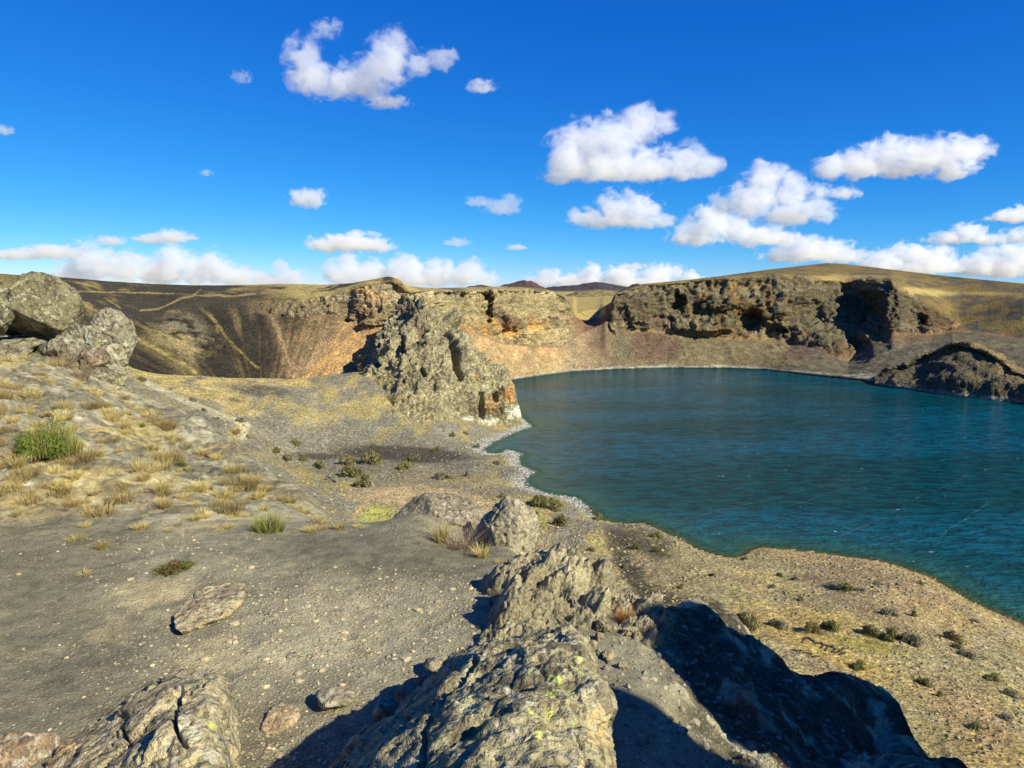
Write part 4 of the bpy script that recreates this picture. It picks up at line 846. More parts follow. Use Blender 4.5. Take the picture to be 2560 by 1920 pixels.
crest = blobw(ua, va, 1430, 1432, 90, 40, 0, .8) * .22 + blobw(ua, va, 1265, 1545, 38, 34, 0, .9) * .2 + blobw(ua, va, 1330, 1470, 90, 40, 0, .7) * .10 + blobw(ua, va, 1500, 1450, 50, 30) * .12 + blobw(ua, va, 1300, 1590, 90, 50) * .08
hgt_ = msk * (lmp + crest + .07 * fbm(P / .3, 3, 561, ridged=True) - .03) - (1 - msk) * .10
P = P + hgt_[..., None] * np.array([.25, -.25, .93])
P += (msk * .025 * fbm(P / .035, 3, 563, ridged=True))[..., None] * np.array([.3, -.5, .8])
fi = fbm(P / .025, 3, 565)
c = mix(np.broadcast_to(np.array([.31, .265, .185]), P.shape), np.array([.17, .148, .112]), sstep(.25, .0, hgt_) * .7 * (1 - .0 * fi))
c = mix(c, np.array([.40, .35, .24]), sstep(.55, .8, ai) * .6 * msk); c *= (1 + .28 * fi)[..., None]
bs_ = mesh_np('base_rock', P, gridF(240, 290), M_lump, c * WARM * 1.1, origin=np.array(ridge.location)); bs_.parent = ridge; bs_.location = (0, 0, 0)
RL = [(1060, 230, 230, 300), (1265, 240, 240, 230), (840, 270, 200, 240), (355, 690, 270, 260), (430, 150, 190, 110), (650, 650, 260, 180), (900, 600, 240, 150), (1400, 530, 190, 200), (1440, 300, 170, 170), (620, 340, 170, 160), (1490, 460, 160, 120), (1085, 570, 150, 170),
      (450, 930, 300, 230), (660, 1010, 300, 220), (250, 1060, 380, 220), (600, 860, 220, 160), (1850, 790, 220, 160), (1675, 845, 150, 110), (1985, 730, 170, 110), (950, 770, 190, 100), (1400, 780, 150, 130), (370, 235, 70, 90), (190, 560, 80, 100), (180, 430, 60, 80),
      (1220, 930, 80, 70), (1285, 975, 70, 60), (1355, 905, 100, 80), (1440, 1110, 130, 110), (1600, 1200, 110, 80), (1350, 1085, 80, 70), (1760, 900, 110, 80), (1930, 980, 110, 80), (2060, 690, 150, 100), (1720, 520, 170, 100), (1850, 620, 180, 100)]
rsr = np.random.RandomState(5)
ru = np.array([1180 + r[0] * .2351 for r in RL]); rv = np.array([1380 + (r[1] + r[3] * .32) * .2351 for r in RL])
RP = hit(ru, rv, 3.4, 8.0)
for i, (a_, b_, w_, h_) in enumerate(RL):
    cc = np.array([.31, .27, .19]) * rsr.uniform(.8, 1.15) if not (250 < a_ < 800 and b_ > 820) else np.array([.37, .33, .21])
    boulder('rock', None, ru[i], 1380 + b_ * .2351, float(RP[i, 1]), w_ * .2351 * 1.1, h_ * .2351 * 1.1, 500 + i, M_lump, cc, rsr.uniform(.7, 1.1), 4 if w_ < 140 else 5, rz=rsr.uniform(0, 6), tilt=(rsr.uniform(-.4, .4), rsr.uniform(-.4, .4)), lump=.30, amp=.17, flat=.6, parent=ridge, npl=8)

# ------------------------------------------------------------------ unseen rim crags right of the camera, shaped to throw the right-hand slope's shade
def crag(label, ys, zs, x0, x1, seed):
    yy_ = np.linspace(ys[0], ys[-1], 110); top_ = np.interp(yy_, ys, zs); bot_ = -6.0
    prof = [(x0 - .5, 0), (x0 - .1, .55), (x0, .85), (x0 + .25, .98), ((x0 + x1) / 2, 1.0), (x1 - .2, .95), (x1, .8), (x1 + .2, .5), (x1 + .6, 0)]
    G = np.array([[(px_, y_ - .712 * (px_ - 6.5), H + bot_ + (t_ - bot_) * f_) for px_, f_ in prof] for y_, t_ in zip(yy_, top_)])
    G = catmull(G, 120, 1); n = normals(G); n *= np.where((n[..., 2:3] < 0), -1, 1)
    G = G + n * (.12 * fbm(G / .8, 4, seed, ridged=True) + .04 * fbm(G / .2, 3, seed + 2, ridged=True))[..., None]
    c = np.array([.29, .25, .18]) * (1 + .25 * fbm(G / .3, 3, seed))[..., None]
    tag(mesh_np('crag', G, gridF(*G.shape[:2]), M_rock, c, origin=((x0 + x1) / 2, (ys[0] + ys[-1]) / 2, H + bot_)), label, 'crag')
crag('tall unseen rim crag just right of the viewpoint, shaped for its shade', [-3.6, -3.4, -1.5, -.1, .05, .12, .2], [-5, 2.7, 3.4, 3.3, 2.7, 2.4, -5], 6.2, 7.0, 601)
crag('long unseen rim crag right of the viewpoint, farther along the edge, shaped for its shade', [.68, .75, .85, 1.0, 1.2, 1.7, 2.5, 3.2, 3.9, 4.5, 5.6, 6.2], [-5, 1.6, 1.85, 2.1, 2.3, 2.3, 1.7, .9, .2, -.5, -1.5, -5], 6.2, 7.0, 602)
# ------------------------------------------------------------------ plants
def plant_mat(name, rough=.8, tr=.35):
    k = NT(name); c = k.attr('Col'); oi = k.n('ShaderNodeObjectInfo')
    c = k.scalec(c, k.rng(oi.outputs['Random'], 0, 1, .72, 1.2))
    d = k.n('ShaderNodeBsdfDiffuse'); t = k.n('ShaderNodeBsdfTranslucent'); m_ = k.n('ShaderNodeMixShader'); m_.inputs[0].default_value = tr
    k.l(c, d.inputs[0]); k.l(c, t.inputs[0]); k.l(d.outputs[0], m_.inputs[1]); k.l(t.outputs[0], m_.inputs[2]); k.l(m_.outputs[0], k.out.inputs[0]); return k.m
M_plant = plant_mat('plant_leaf_and_straw')
def blades(rs, n, r0, h, lean, w, cb, ct, curve=.5, dome=0):
    """grass blades: four-point curved ribbons; returns verts, quads, colours"""
    a = rs.uniform(0, 6.283, n); r = r0 * np.sqrt(rs.uniform(0, 1, n)); hh = h * rs.uniform(.45, 1, n)
    hh = hh * (1 - dome * (r / r0) ** 2); bx, by = r * np.cos(a), r * np.sin(a); a2 = a + rs.normal(0, .7, n); ln = lean * rs.uniform(.15, 1, n)
    V = []; Cc = []; side = rs.uniform(0, 6.283, n)
    for t in (0, .4, .75, 1):
        off = hh * ln * (t ** (1 + curve)); z = hh * (t - .25 * ln * t * t)
        cx, cy2 = bx + off * np.cos(a2), by + off * np.sin(a2); ww = w * (1 - .85 * t) * .5
        V.append(np.stack([np.stack([cx - ww * np.cos(side), cy2 - ww * np.sin(side), z], -1), np.stack([cx + ww * np.cos(side), cy2 + ww * np.sin(side), z], -1)], 1))
        cc = np.array(cb) * (1 - t) + np.array(ct) * t; Cc.append(np.broadcast_to((cc * rs.uniform(.7, 1.25, (n, 1)))[:, None], (n, 2, 3)))
    V = np.stack(V, 1).reshape(-1, 3); Cc = np.stack(Cc, 1).reshape(-1, 3)
    o = np.arange(n)[:, None, None] * 8 + np.arange(3)[None, :, None] * 2 + np.array([0, 1, 3, 2])
    return V, o.reshape(-1, 4), Cc
def leaves(rs, n, dome, lsz, c1, c2, lumps=7, squash=.75, inner=.35):
    """leaf quads through a lumpy dome of unit radius"""
    cen = rs.normal(size=(lumps, 3)); cen /= np.linalg.norm(cen, axis=1)[:, None]; cen[:, 2] = np.abs(cen[:, 2]); cen *= rs.uniform(.35, .75, (lumps, 1))
    i = rs.randint(0, lumps, n); d = rs.normal(size=(n, 3)); d /= np.linalg.norm(d, axis=1)[:, None]
    p = cen[i] + d * rs.uniform(inner, 1, (n, 1)) ** .5 * rs.uniform(.28, .5, (lumps,))[i][:, None]
    p[:, 2] = np.abs(p[:, 2]) * squash; p = p * np.array(dome)
    nrm = d + rs.normal(0, .5, (n, 3)); t = np.cross(nrm, rs.normal(size=(n, 3))); t /= np.linalg.norm(t, axis=1)[:, None]
    b = np.cross(nrm, t); b /= np.linalg.norm(b, axis=1)[:, None]; s = lsz * rs.uniform(.5, 1.2, (n, 1))
    V = np.stack([p - t * s * .45, p - b * s, p + t * s * .45, p + b * s], 1).reshape(-1, 3)
    f = rs.uniform(0, 1, (n, 1)); cc = (np.array(c1) * (1 - f) + np.array(c2) * f) * rs.uniform(.75, 1.2, (n, 1))
    return V, np.arange(4 * n).reshape(-1, 4), np.repeat(cc, 4, 0)
def twigs(rs, n, r, h, w, col, spread=1.0):
    V, F, Cc = blades(rs, n, r * .25, h, spread, w, col, np.array(col) * 1.15, .1); return V, F, Cc
def join(*parts):
    V, F, Cc = [], [], []; o = 0
    for a, b, c in parts: V.append(a); F.append(b + o); Cc.append(c); o += len(a)
    return np.concatenate(V), np.concatenate(F), np.concatenate(Cc)
def plant_mesh(name, parts):
    o = mesh_np(name, *join(*parts)[:2], M_plant, join(*parts)[2], smooth=False); me = o.data; bpy.data.objects.remove(o); return me
rsP = np.random.RandomState(77)
DRY, DRYT, GRN, GRNT = (.30, .22, .09), (.52, .42, .17), (.10, .15, .03), (.28, .32, .08)
tuft_me = [plant_mesh('grass_tuft', [blades(rsP, 170, .36, 1.0, 1.1, .045, (.46, .36, .14), t_)]) for t_ in ((.68, .56, .22), (.76, .62, .22), (.58, .46, .18), (.68, .58, .27))]
wide_me = [plant_mesh('grass_tuft', [blades(rsP, 230, .75, .8, .6, .035, (.28, .19, .08), t_)]) for t_ in (DRYT, (.46, .35, .15))]
green_me = plant_mesh('green_grass_tuft', [blades(rsP, 300, .55, 1.0, .7, .03, GRN, (.55, .50, .15), .5, .5), blades(rsP, 120, .5, .6, .7, .035, (.06, .10, .02), GRNT)])
shrub_me = [plant_mesh('shrub', [leaves(rsP, 900, (1, 1, 1), .10, c1, c2), twigs(rsP, 40, 1, .8, .03, (.16, .13, .09))]) for c1, c2 in (((.17, .155, .065), (.36, .32, .14)), ((.22, .20, .125), (.42, .39, .26)), ((.14, .14, .05), (.30, .28, .10)))]
def plant(me, name, label, cat, p, size, group=None, hs_=1.0, rz=None):
    o = bpy.data.objects.new(name, me); C.objects.link(o); o.location = p; o.scale = (size, size, size * hs_)
    o.rotation_euler = (0, 0, rsP.uniform(0, 6.28) if rz is None else rz); tag(o, label, cat, group); return o
# single, clearly different plants near the camera
def single(me, label, u, v, wpx, hpx, lo, hi, unit=1.0, name='bush', cat='bush'):
    p = hit(u, v, lo, hi)[0]; s = wpx * p[1] / FOC / 2 / unit; p = (p[0], p[1], p[2] - .02)
    if not isinstance(me, list): return plant(me, name, label, cat, p, s, None, hpx / wpx * 2 * unit)
    o = bpy.data.objects.new(name, None); C.objects.link(o); o.location = p; o.scale = (s, s, s * hpx / wpx * 2 * unit); o.rotation_euler = (0, 0, rsP.uniform(0, 6.28)); tag(o, label, cat)
    for m_ in me:
        c = bpy.data.objects.new(m_.name.split('.')[0], m_); C.objects.link(c); c.parent = o
    return o
def bush_parts(**kw): return [plant_mesh(nm, pl if isinstance(pl, list) else [pl]) for nm, pl in kw.items()]
rs2 = np.random.RandomState(9)
bush_me = bush_parts(stems=[blades(rs2, 1100, .85, .95, .5, .02, (.18, .21, .04), (.66, .62, .18), .2, .7), twigs(rs2, 60, 1, .9, .02, (.20, .16, .08))], foliage=leaves(rs2, 4200, (1.1, 1.1, .95), .04, (.10, .17, .03), (.32, .38, .08), 9, .9))
single(bush_me, 'large bright green bush on the left grassy slope', 128, 1128, 165, 112, 8, 20)
small_me = bush_parts(foliage=leaves(rs2, 900, (1, 1, 1), .07, (.08, .14, .02), (.25, .32, .07), 6, .9), stems=blades(rs2, 120, .6, 1.0, .4, .03, GRN, GRNT))
single(small_me, 'small bright green bush among dry grass in the middle of the slope', 444, 1160, 56, 34, 9, 24)
single(small_me, 'tiny green bush on the upper grassy slope', 354, 1066, 20, 16, 12, 26)
dead_me = bush_parts(twigs=twigs(rs2, 240, 1.6, 1.0, .02, (.36, .27, .18), 1.3), foliage=leaves(rs2, 420, (1, 1, .8), .035, (.34, .27, .15), (.44, .38, .20), 6))
single(dead_me, 'dry twiggy brown bush at the foot of the terrace boulders', 1150, 1372, 150, 86, 6, 9.5)
single(tuft_me[1], 'tall straw grass clump left of the dry twiggy bush', 1100, 1356, 62, 74, 6, 9.5, .8, 'grass_tuft', 'grass tuft')
single(tuft_me[0], 'straw grass clump right of the dry twiggy bush', 1205, 1394, 60, 56, 6, 9.5, .8, 'grass_tuft', 'grass tuft')
single(tuft_me[3], 'straw grass plume between the two terrace boulders', 1188, 1318, 34, 62, 6, 9.5, .7, 'grass_tuft', 'grass tuft')
sage_me = bush_parts(foliage=leaves(rs2, 700, (1, 1, 1), .06, (.20, .21, .13), (.36, .36, .25), 6), twigs=twigs(rs2, 60, 1, .9, .02, (.22, .2, .14)))
single(sage_me, 'grey-green sage sprig between the terrace boulders', 1212, 1362, 70, 84, 6, 9.5)
single(green_me, 'tall green grass tuft at the foot of the grassy slope', 672, 1326, 112, 74, 7, 14, .8, 'grass_tuft', 'grass tuft')
mat_me = bush_parts(foliage=leaves(rs2, 1500, (1, 1, 1), .05, (.09, .11, .02), (.22, .23, .05), 8, .6), dry_foliage=leaves(rs2, 900, (.8, .7, 1.1), .05, (.14, .075, .04), (.22, .13, .07), 4, .7), twigs=twigs(rs2, 160, 1.4, .8, .02, (.15, .10, .06), 1.5))
single(mat_me, 'low green and rust cushion plant on the gravel', 438, 1428, 130, 52, 5, 9)
low_me = plant_mesh('bush', [leaves(rs2, 900, (1, 1, .5), .05, (.14, .17, .06), (.27, .29, .12), 8, .4)])
single(low_me, 'flat green mat plant left of the rust cushion plant', 330, 1426, 120, 22, 5, 9)
single(low_me, 'grey-green sprig above the cracked boulder', 408, 1678, 96, 34, 4, 7)
single(low_me, 'grey-green mat beside the green grass tuft', 610, 1340, 80, 18, 6, 12)
rust_me = bush_parts(flower_stems=blades(rs2, 200, .5, 1.0, .8, .03, (.30, .12, .04), (.48, .22, .07)), foliage=leaves(rs2, 500, (1, 1, .7), .06, (.10, .13, .03), (.25, .25, .07), 5), twigs=twigs(rs2, 60, 1, 1.1, .03, (.38, .17, .07), 1.0))
single(rust_me, 'rust-red and green weed growing on the lava ridge', 1560, 1556, 74, 66, 4, 7)
single(low_me, 'moss patch on top of the lava ridge', 1450, 1494, 90, 16, 4, 7)
for i, (a_, b_, w_, h_, m_, l_) in enumerate(((1530, 1578, 34, 20, 1, 'small straw tuft below the rust-red weed'), (190, 1350, 70, 24, 0, 'straw tuft left of the flat green mat'), (255, 1372, 50, 36, 2, 'wispy brown tuft beside the flat green mat'), (210, 1438, 52, 24, 3, 'yellowish tuft on dark gravel below the flat mat'),
                                           (350, 1322, 54, 26, 1, 'bright straw tuft at the top of the gravel'), (570, 1320, 44, 22, 0, 'bright straw tuft left of the green grass tuft'), (780, 1330, 44, 26, 1, 'straw tuft at the gravel edge right of the green tuft'), (1250, 1408, 30, 20, 2, 'tiny straw tuft under the rounded boulder'))):
    single(tuft_me[m_], l_, a_, b_, w_, h_, 4, 12, .8, 'grass_tuft', 'grass tuft')
TPL = [(5, 1545, 40, 'green mat plant at the left edge, upper of two'), (12, 1600, 60, 'largest green mat plant at the left edge of the gravel'), (35, 1410, 30, 'tiny green plant near the left edge, highest on the gravel'), (38, 1615, 30, 'tiny plant just right of the largest left-edge mat'), (62, 1484, 34, 'yellow-green plant on dark gravel near the left edge'),
       (80, 1440, 30, 'tiny green plant above the yellow-green one near the left edge'), (115, 1700, 40, 'round grey-green plant above the bottom left rocks'), (128, 1420, 26, 'tiny green plant left of the flat green mat plant'), (200, 1515, 20, 'lone tiny plant between left edge and flat slab'), (450, 1525, 44, 'green sprig touching the left end of the flat slab'), (585, 1492, 26, 'tiny green sprig at the right end of the flat slab')]
for a_, b_, w_, l_ in TPL:
    p = hit(a_, b_, 4, 9)[0]; plant(low_me, 'ground_plant', l_, 'plant', (p[0], p[1], p[2] - .01), w_ * p[1] / FOC / 2, 'tiny plants on the left gravel', 1.0)
# tufts of the grassy slope
n_t = 560; tu = rsP.uniform(-20, 960, n_t); tv = rsP.uniform(880, 1335, n_t)
edge_v = np.interp(tu, [-20, 150, 307, 420, 565, 700, 800, 960], [870, 880, 985, 1055, 1150, 1235, 1280, 1330])
okm = (tv > edge_v + 4) & (tv < 1345 - .02 * tu) & (fbm(np.stack([tu / 70, tv / 40, 0 * tu], -1), 3, 900) > -.28) & ((tv < 1270) | (tu > 330) | (rsP.uniform(0, 1, n_t) < .35)); tu, tv = tu[okm], tv[okm]
for i in range(0, 26): tu = np.append(tu, np.interp(i, [0, 8, 16, 25], [310, 450, 640, 800])); tv = np.append(tv, np.interp(tu[-1], [307, 420, 565, 700, 800, 960], [990, 1062, 1156, 1240, 1286, 1334]) + rsP.uniform(0, 22))
TP = hit(tu, tv, 6, 30); n_in = 0
def zone_(a, b, w_):
    if b < 985: z_ = 'high on the left slope, just below the boulders'
    elif abs(a - 128) < 150 and abs(b - 1090) < 85: z_ = 'close around the large green bush'
    elif a > 600: z_ = 'on the lower right tip of the grassy slope'
    elif b > 1260: z_ = 'where the grassy slope meets the gravel'
    elif a > 380: z_ = 'on the right flank of the grassy slope'
    elif b < 1080: z_ = 'on the upper half of the grassy slope'
    else: z_ = 'on the middle of the grassy slope'
    return w_ + ' ' + z_
for i in range(len(tu)):
    if TP[i, 1] > 28: continue
    s = rsP.uniform(.07, .17) * (1.35 if rsP.uniform() < .2 else 1) * np.interp(tv[i], [1000, 1200, 1330], [1.25, 1.05, .62])
    if rsP.uniform() < .78: plant(tuft_me[rsP.randint(4)], 'grass_tuft', zone_(tu[i], tv[i], 'dry straw grass tuft'), 'grass tuft', (TP[i, 0], TP[i, 1], TP[i, 2] - .02), s, 'dry tufts on the left slope')
    else: plant(wide_me[rsP.randint(2)], 'grass_tuft', zone_(tu[i], tv[i], 'wide low dry grass clump'), 'grass tuft', (TP[i, 0], TP[i, 1], TP[i, 2] - .02), s * 1.4, 'wide clumps on the left slope')
    n_in += 1
# shrubs round the left boulders
for a_, b_, w_, h_, m_, l_ in ((125, 880, 70, 44, sage_me, 'grey shrub under the right end of the overhanging boulder'), (165, 915, 90, 70, dead_me, 'bare grey-brown shrub between the left boulders'), (205, 950, 80, 60, dead_me, 'bare twiggy shrub below the orange-capped boulder'), (110, 868, 56, 28, small_me, 'green shrub at the lip of the left overhang'),
                               (190, 905, 70, 56, sage_me, 'grey sage shrub touching the orange-capped boulder'), (60, 1140, 150, 40, wide_me[1], 'brown dry grass mat under the large green bush'), (190, 1150, 110, 36, wide_me[1], 'rusty grass fringe right of the large green bush')):
    single(m_, l_, a_, b_, w_, h_, 8, 26)
# shrubs and cushions of the middle distance
SHR = [(1872, 1566, 76, 44), (1940, 1566, 50, 28), (2030, 1582, 50, 34), (2075, 1572, 52, 30), (2180, 1585, 50, 28), (2225, 1596, 56, 32), (2270, 1606, 60, 36), (2385, 1600, 50, 30), (2395, 1618, 34, 20), (2225, 1538, 42, 28), (2285, 1540, 26, 18), (2080, 1468, 44, 18), (2120, 1475, 50, 20), (2150, 1478, 30, 16), (2195, 1462, 30, 16),
       (2145, 1672, 40, 34), (1640, 1345, 30, 22), (1590, 1372, 26, 20), (1495, 1300, 30, 20), (1640, 1380, 22, 14), (1345, 1262, 56, 34), (1380, 1272, 50, 30), (1360, 1250, 18, 22), (1400, 1312, 44, 36), (1340, 1290, 24, 14), (1480, 1378, 24, 14), (1255, 1243, 20, 14), (880, 1190, 56, 34), (905, 1215, 60, 30), (930, 1160, 50, 40), (1010, 1172, 40, 24), (870, 1160, 40, 26),
       (1170, 1190, 30, 18), (1110, 1195, 44, 22), (1030, 1150, 30, 16), (1090, 1128, 26, 14), (1190, 1120, 20, 14), (1240, 1160, 22, 12), (355, 953, 22, 14), (480, 1002, 24, 12), (510, 1028, 18, 10), (600, 1055, 30, 16), (590, 1085, 22, 14), (540, 1048, 16, 8), (620, 1092, 14, 10), (800, 1170, 34, 22), (760, 1150, 28, 18), (835, 1205, 40, 24), (985, 1030, 12, 8), (1130, 1090, 18, 12), (1165, 1085, 16, 10),
       (740, 1110, 26, 14), (720, 1150, 30, 18), (690, 1130, 24, 14), (2415, 1640, 50, 22), (2440, 1555, 22, 12), (2480, 1700, 46, 24), (2530, 1740, 40, 22), (2310, 1710, 46, 22), (2440, 1820, 46, 24), (2520, 1800, 40, 20), (2350, 1740, 30, 16), (1780, 1440, 20, 12), (1930, 1470, 24, 12), (1860, 1400, 20, 12), (1990, 1450, 26, 12), (1700, 1470, 22, 14), (2000, 1500, 26, 12), (1950, 1440, 20, 12), (2300, 1460, 20, 10), (1560, 1420, 22, 14)]
su, sv, sw, sh2 = np.array(SHR, float).T; SPp = hit(su, sv, 36, 400, 220)
areas = lambda a, b: ('olive shrub on the golden bank at lower right', 'shrubs on the lower right bank') if a > 1700 else (('olive shrub on the path-side slope beyond the left grassy edge', 'shrubs beside the path') if a < 640 else (('olive shrub on the flat near the stony inlets', 'shrubs near the inlets') if b < 1250 else ('olive shrub above the dark cinder bank by the lake', 'shrubs above the cinder bank')))
keys = [areas(su[i], sv[i])[1] for i in range(len(SHR))]
ORD = lambda k_: {1: 'first', 2: 'second', 3: 'third', 4: 'fourth', 5: 'fifth', 6: 'sixth', 7: 'seventh', 8: 'eighth', 9: 'ninth', 10: 'tenth'}.get(k_, '%d%s' % (k_, {1: 'st', 2: 'nd', 3: 'rd'}.get(k_ % 10 if k_ // 10 != 1 else 0, 'th')))
for i in range(len(SHR)):
    p = SPp[i]; lb, gp = areas(su[i], sv[i])
    rank = 1 + sum(1 for j in range(1, len(SHR)) if keys[j] == gp and (su[j], j) < (su[i], i)) if i else 0
    lb = ('large ' if sw[i] > 45 else 'small ' if sw[i] < 25 else '') + lb + ', ' + ORD(rank) + ' from the left'; s = sw[i] * p[1] / FOC / 2 * 1.25
    if i == 0: lb, gp = 'largest round olive shrub beyond the shaded slope at right', None
    plant(shrub_me[rsP.randint(3)], 'shrub', lb, 'shrub', (p[0], p[1], p[2] - .1), s, gp, min(1.7, sh2[i] / sw[i] * 2.3))
# uncounted tussocks, pebbles, rubble
def scatter_stuff(name, label, pts, sizes, base, mat, cols, flatten=.6, seed=1):
    rs = np.random.RandomState(seed); bv, bf = base; n = len(pts)
    a = rs.uniform(0, 6.28, n); c_, s_ = np.cos(a), np.sin(a); S = sizes[:, None, None] * rs.uniform(.7, 1.3, (n, 1, 3)); S[..., 2] *= flatten
    B = bv[None] * S * (1 + rs.uniform(-.22, .22, (n, len(bv), 1)))
    V = np.stack([B[..., 0] * c_[:, None] - B[..., 1] * s_[:, None], B[..., 0] * s_[:, None] + B[..., 1] * c_[:, None], B[..., 2]], -1) + pts[:, None]
    F = (bf[None] + (np.arange(n) * len(bv))[:, None, None]).reshape(-1, 3)
    o = mesh_np(name, V, F, mat, np.repeat(cols, len(bv), 0), smooth=(name == 'tussocks')); o['kind'] = 'stuff'; o['label'] = label; return o
k = NT('stone_grain'); k.bsdf(k.scalec(k.attr('Col'), k.rng(k.noise(k.pos(), 40, 4), .3, .7, .75, 1.25)), .95, None); M_stone = k.m
bm = bmesh.new(); bmesh.ops.create_icosphere(bm, subdivisions=1, radius=1); i0 = (np.array([q.co[:] for q in bm.verts]), np.array([[q.index for q in f.verts] for f in bm.faces])); bm.free()
d_, f_ = i0; i0 = (d_, f_); up_ = (d_[f_].mean(1)[:, 2] > -.45); dome0 = (d_, f_[up_])
rs3 = np.random.RandomState(3)
nm = 15000; bu = rs3.uniform(1180, 2700, nm); bY = np.exp(rs3.uniform(np.log(48), np.log(260), nm)); bX = (bu - 1280) / FOC * bY * 1.05
left_ = rs3.uniform(0, 1, nm) < .3; bu = np.where(left_, rs3.uniform(300, 1300, nm), bu); bY = np.where(left_, np.exp(rs3.uniform(np.log(120), np.log(330), nm)), bY); bX = (bu - 1280) / FOC * bY
zz, dd_, in_ = zground(bX, bY); zz = zz + relief(bX, bY, zz, dd_, in_); pn = np.stack([bX, bY, zz], -1)
keep = ~in_ & (dd_ > 2) & (fbm(pn / 9., 3, 700) + .5 * rs3.uniform(-1, 1, nm) > .0); pn = pn[keep]; bY = bY[keep]
cc = np.array([.33, .265, .12]) * rs3.uniform(.55, 1.25, (len(pn), 1)); cc = mix(cc, np.array([.20, .185, .13]), (rs3.uniform(0, 1, len(pn)) < .35) * 1.0)
scatter_stuff('tussocks', 'small dry tussocks dotting the crater slopes', pn, rs3.uniform(.1, .34, len(pn)) * np.clip(bY / 110, .7, 1.5), dome0, M_stone, cc, .75)
# pebbles of the gravel terrace
npb = 10000; pu = rs3.uniform(-60, 1320, npb); pv = rs3.uniform(1330, 1990, npb); pY = np.exp(rs3.uniform(np.log(3.3), np.log(8.2), npb)); pX = (pu - 1280) / FOC * pY
zz = height(pX, pY); pn = np.stack([pX, pY, zz], -1); uu2, vv2 = proj(pn)
dens = .35 - .4 * blobw(uu2, vv2, 980, 1390, 330, 55, 3) + .5 * blobw(uu2, vv2, 900, 1560, 320, 120, -12) - .3 * sstep(400, 150, uu2)
keep = (rs3.uniform(0, 1, npb) < dens) & (vv2 > 1335); pn = pn[keep]
sz = .006 + .012 * rs3.uniform(0, 1, len(pn)) ** 3 + (rs3.uniform(0, 1, len(pn)) < .03) * .018
cc = np.array([.42, .34, .2]) * rs3.uniform(.55, 1.25, (len(pn), 1))
scatter_stuff('gravel_pebbles', 'pale pebbles strewn over the dark gravel terrace', pn, sz, i0, M_stone, cc, .6, 4)
# rubble on the shaded slope and by the lava ridge
nr_ = 2400; pY = np.exp(rs3.uniform(np.log(3.6), np.log(8.4), nr_)); pu = rs3.uniform(1480, 2320, nr_); pX = (pu - 1280) / FOC * pY; pn = np.stack([pX, pY, height(pX, pY)], -1)
sz = .006 + .026 * rs3.uniform(0, 1, nr_) ** 4; cc = np.array([.27, .235, .165]) * rs3.uniform(.5, 1.4, (nr_, 1))
scatter_stuff('slope_rubble', 'loose rubble on the shaded slope', pn, sz, i0, M_stone, cc, .75, 6)
# shore stones
ns = 4200; seg = np.array(SH); L_ = np.linalg.norm(np.diff(seg, axis=0), axis=1); cs = np.concatenate([[0], np.cumsum(L_)]); t = rs3.uniform(cs[18], cs[-1], ns)
px_, py_ = np.interp(t, cs, seg[:, 0]), np.interp(t, cs, seg[:, 1]); off = rs3.normal(0, 2.0, ns); px_ += off; py_ += rs3.normal(0, 2.0, ns)
zz, dd_, in_ = zground(px_, py_); keep = (~in_) | (zz > -.25); pn = np.stack([px_, py_, zz], -1)[keep]
cc = np.array([.36, .35, .31]) * rs3.uniform(.5, 1.3, (len(pn), 1))
scatter_stuff('shore_stones', 'white pebbly stones along the near shore', pn, rs3.uniform(.12, .42, len(pn)), dome0, M_stone, cc, .7, 7)
# stones laid out as letters on the grass below
LET = [[(450, 480), (520, 380), (590, 345), (690, 400), (760, 450), (790, 540)], [(840, 490), (930, 480), (990, 535), (960, 580), (900, 620)], [(1040, 540), (1150, 570), (1290, 630), (1250, 680), (1200, 715), (1300, 730), (1400, 695), (1450, 640), (1520, 610)], [(1090, 580), (1060, 630), (1030, 680)], [(1400, 780), (1460, 750), (1540, 730)],
       [(190, 660), (260, 670), (330, 690)], [(420, 670), (470, 690)], [(500, 730), (600, 750), (700, 780)], [(740, 830), (800, 810), (900, 830)], [(1210, 560), (1270, 570)]]
lu, lv = [], []
for st_ in LET:
    st_ = np.array(st_, float); L_ = np.concatenate([[0], np.cumsum(np.linalg.norm(np.diff(st_, axis=0), axis=1))])
    for q_ in np.arange(0, L_[-1] + 1, 36): lu.append(1960 + np.interp(q_, L_, st_[:, 0]) * .09946); lv.append(1560 + np.interp(q_, L_, st_[:, 1]) * .09946)
LP = hit(lu, lv, 60, 130, 260)
sV, sF = rockV((.16, .13, .10), 801, 2, 9, .08); st_me = mesh_np('stone', sV, sF, M_stone, np.broadcast_to(np.array([.05, .042, .038]), sV.shape)); sm_ = st_me.data; bpy.data.objects.remove(st_me)
for i in range(len(lu)):
    o = bpy.data.objects.new('stone', sm_); C.objects.link(o); o.location = LP[i] + np.array([0, 0, .03]); o.rotation_euler = (0, 0, rs3.uniform(0, 6.28)); s = rs3.uniform(.9, 1.4); o.scale = (s, s, s)
    tag(o, 'dark stone laid in the lettering on the grass at lower right', 'stone', 'stones of the lettering')
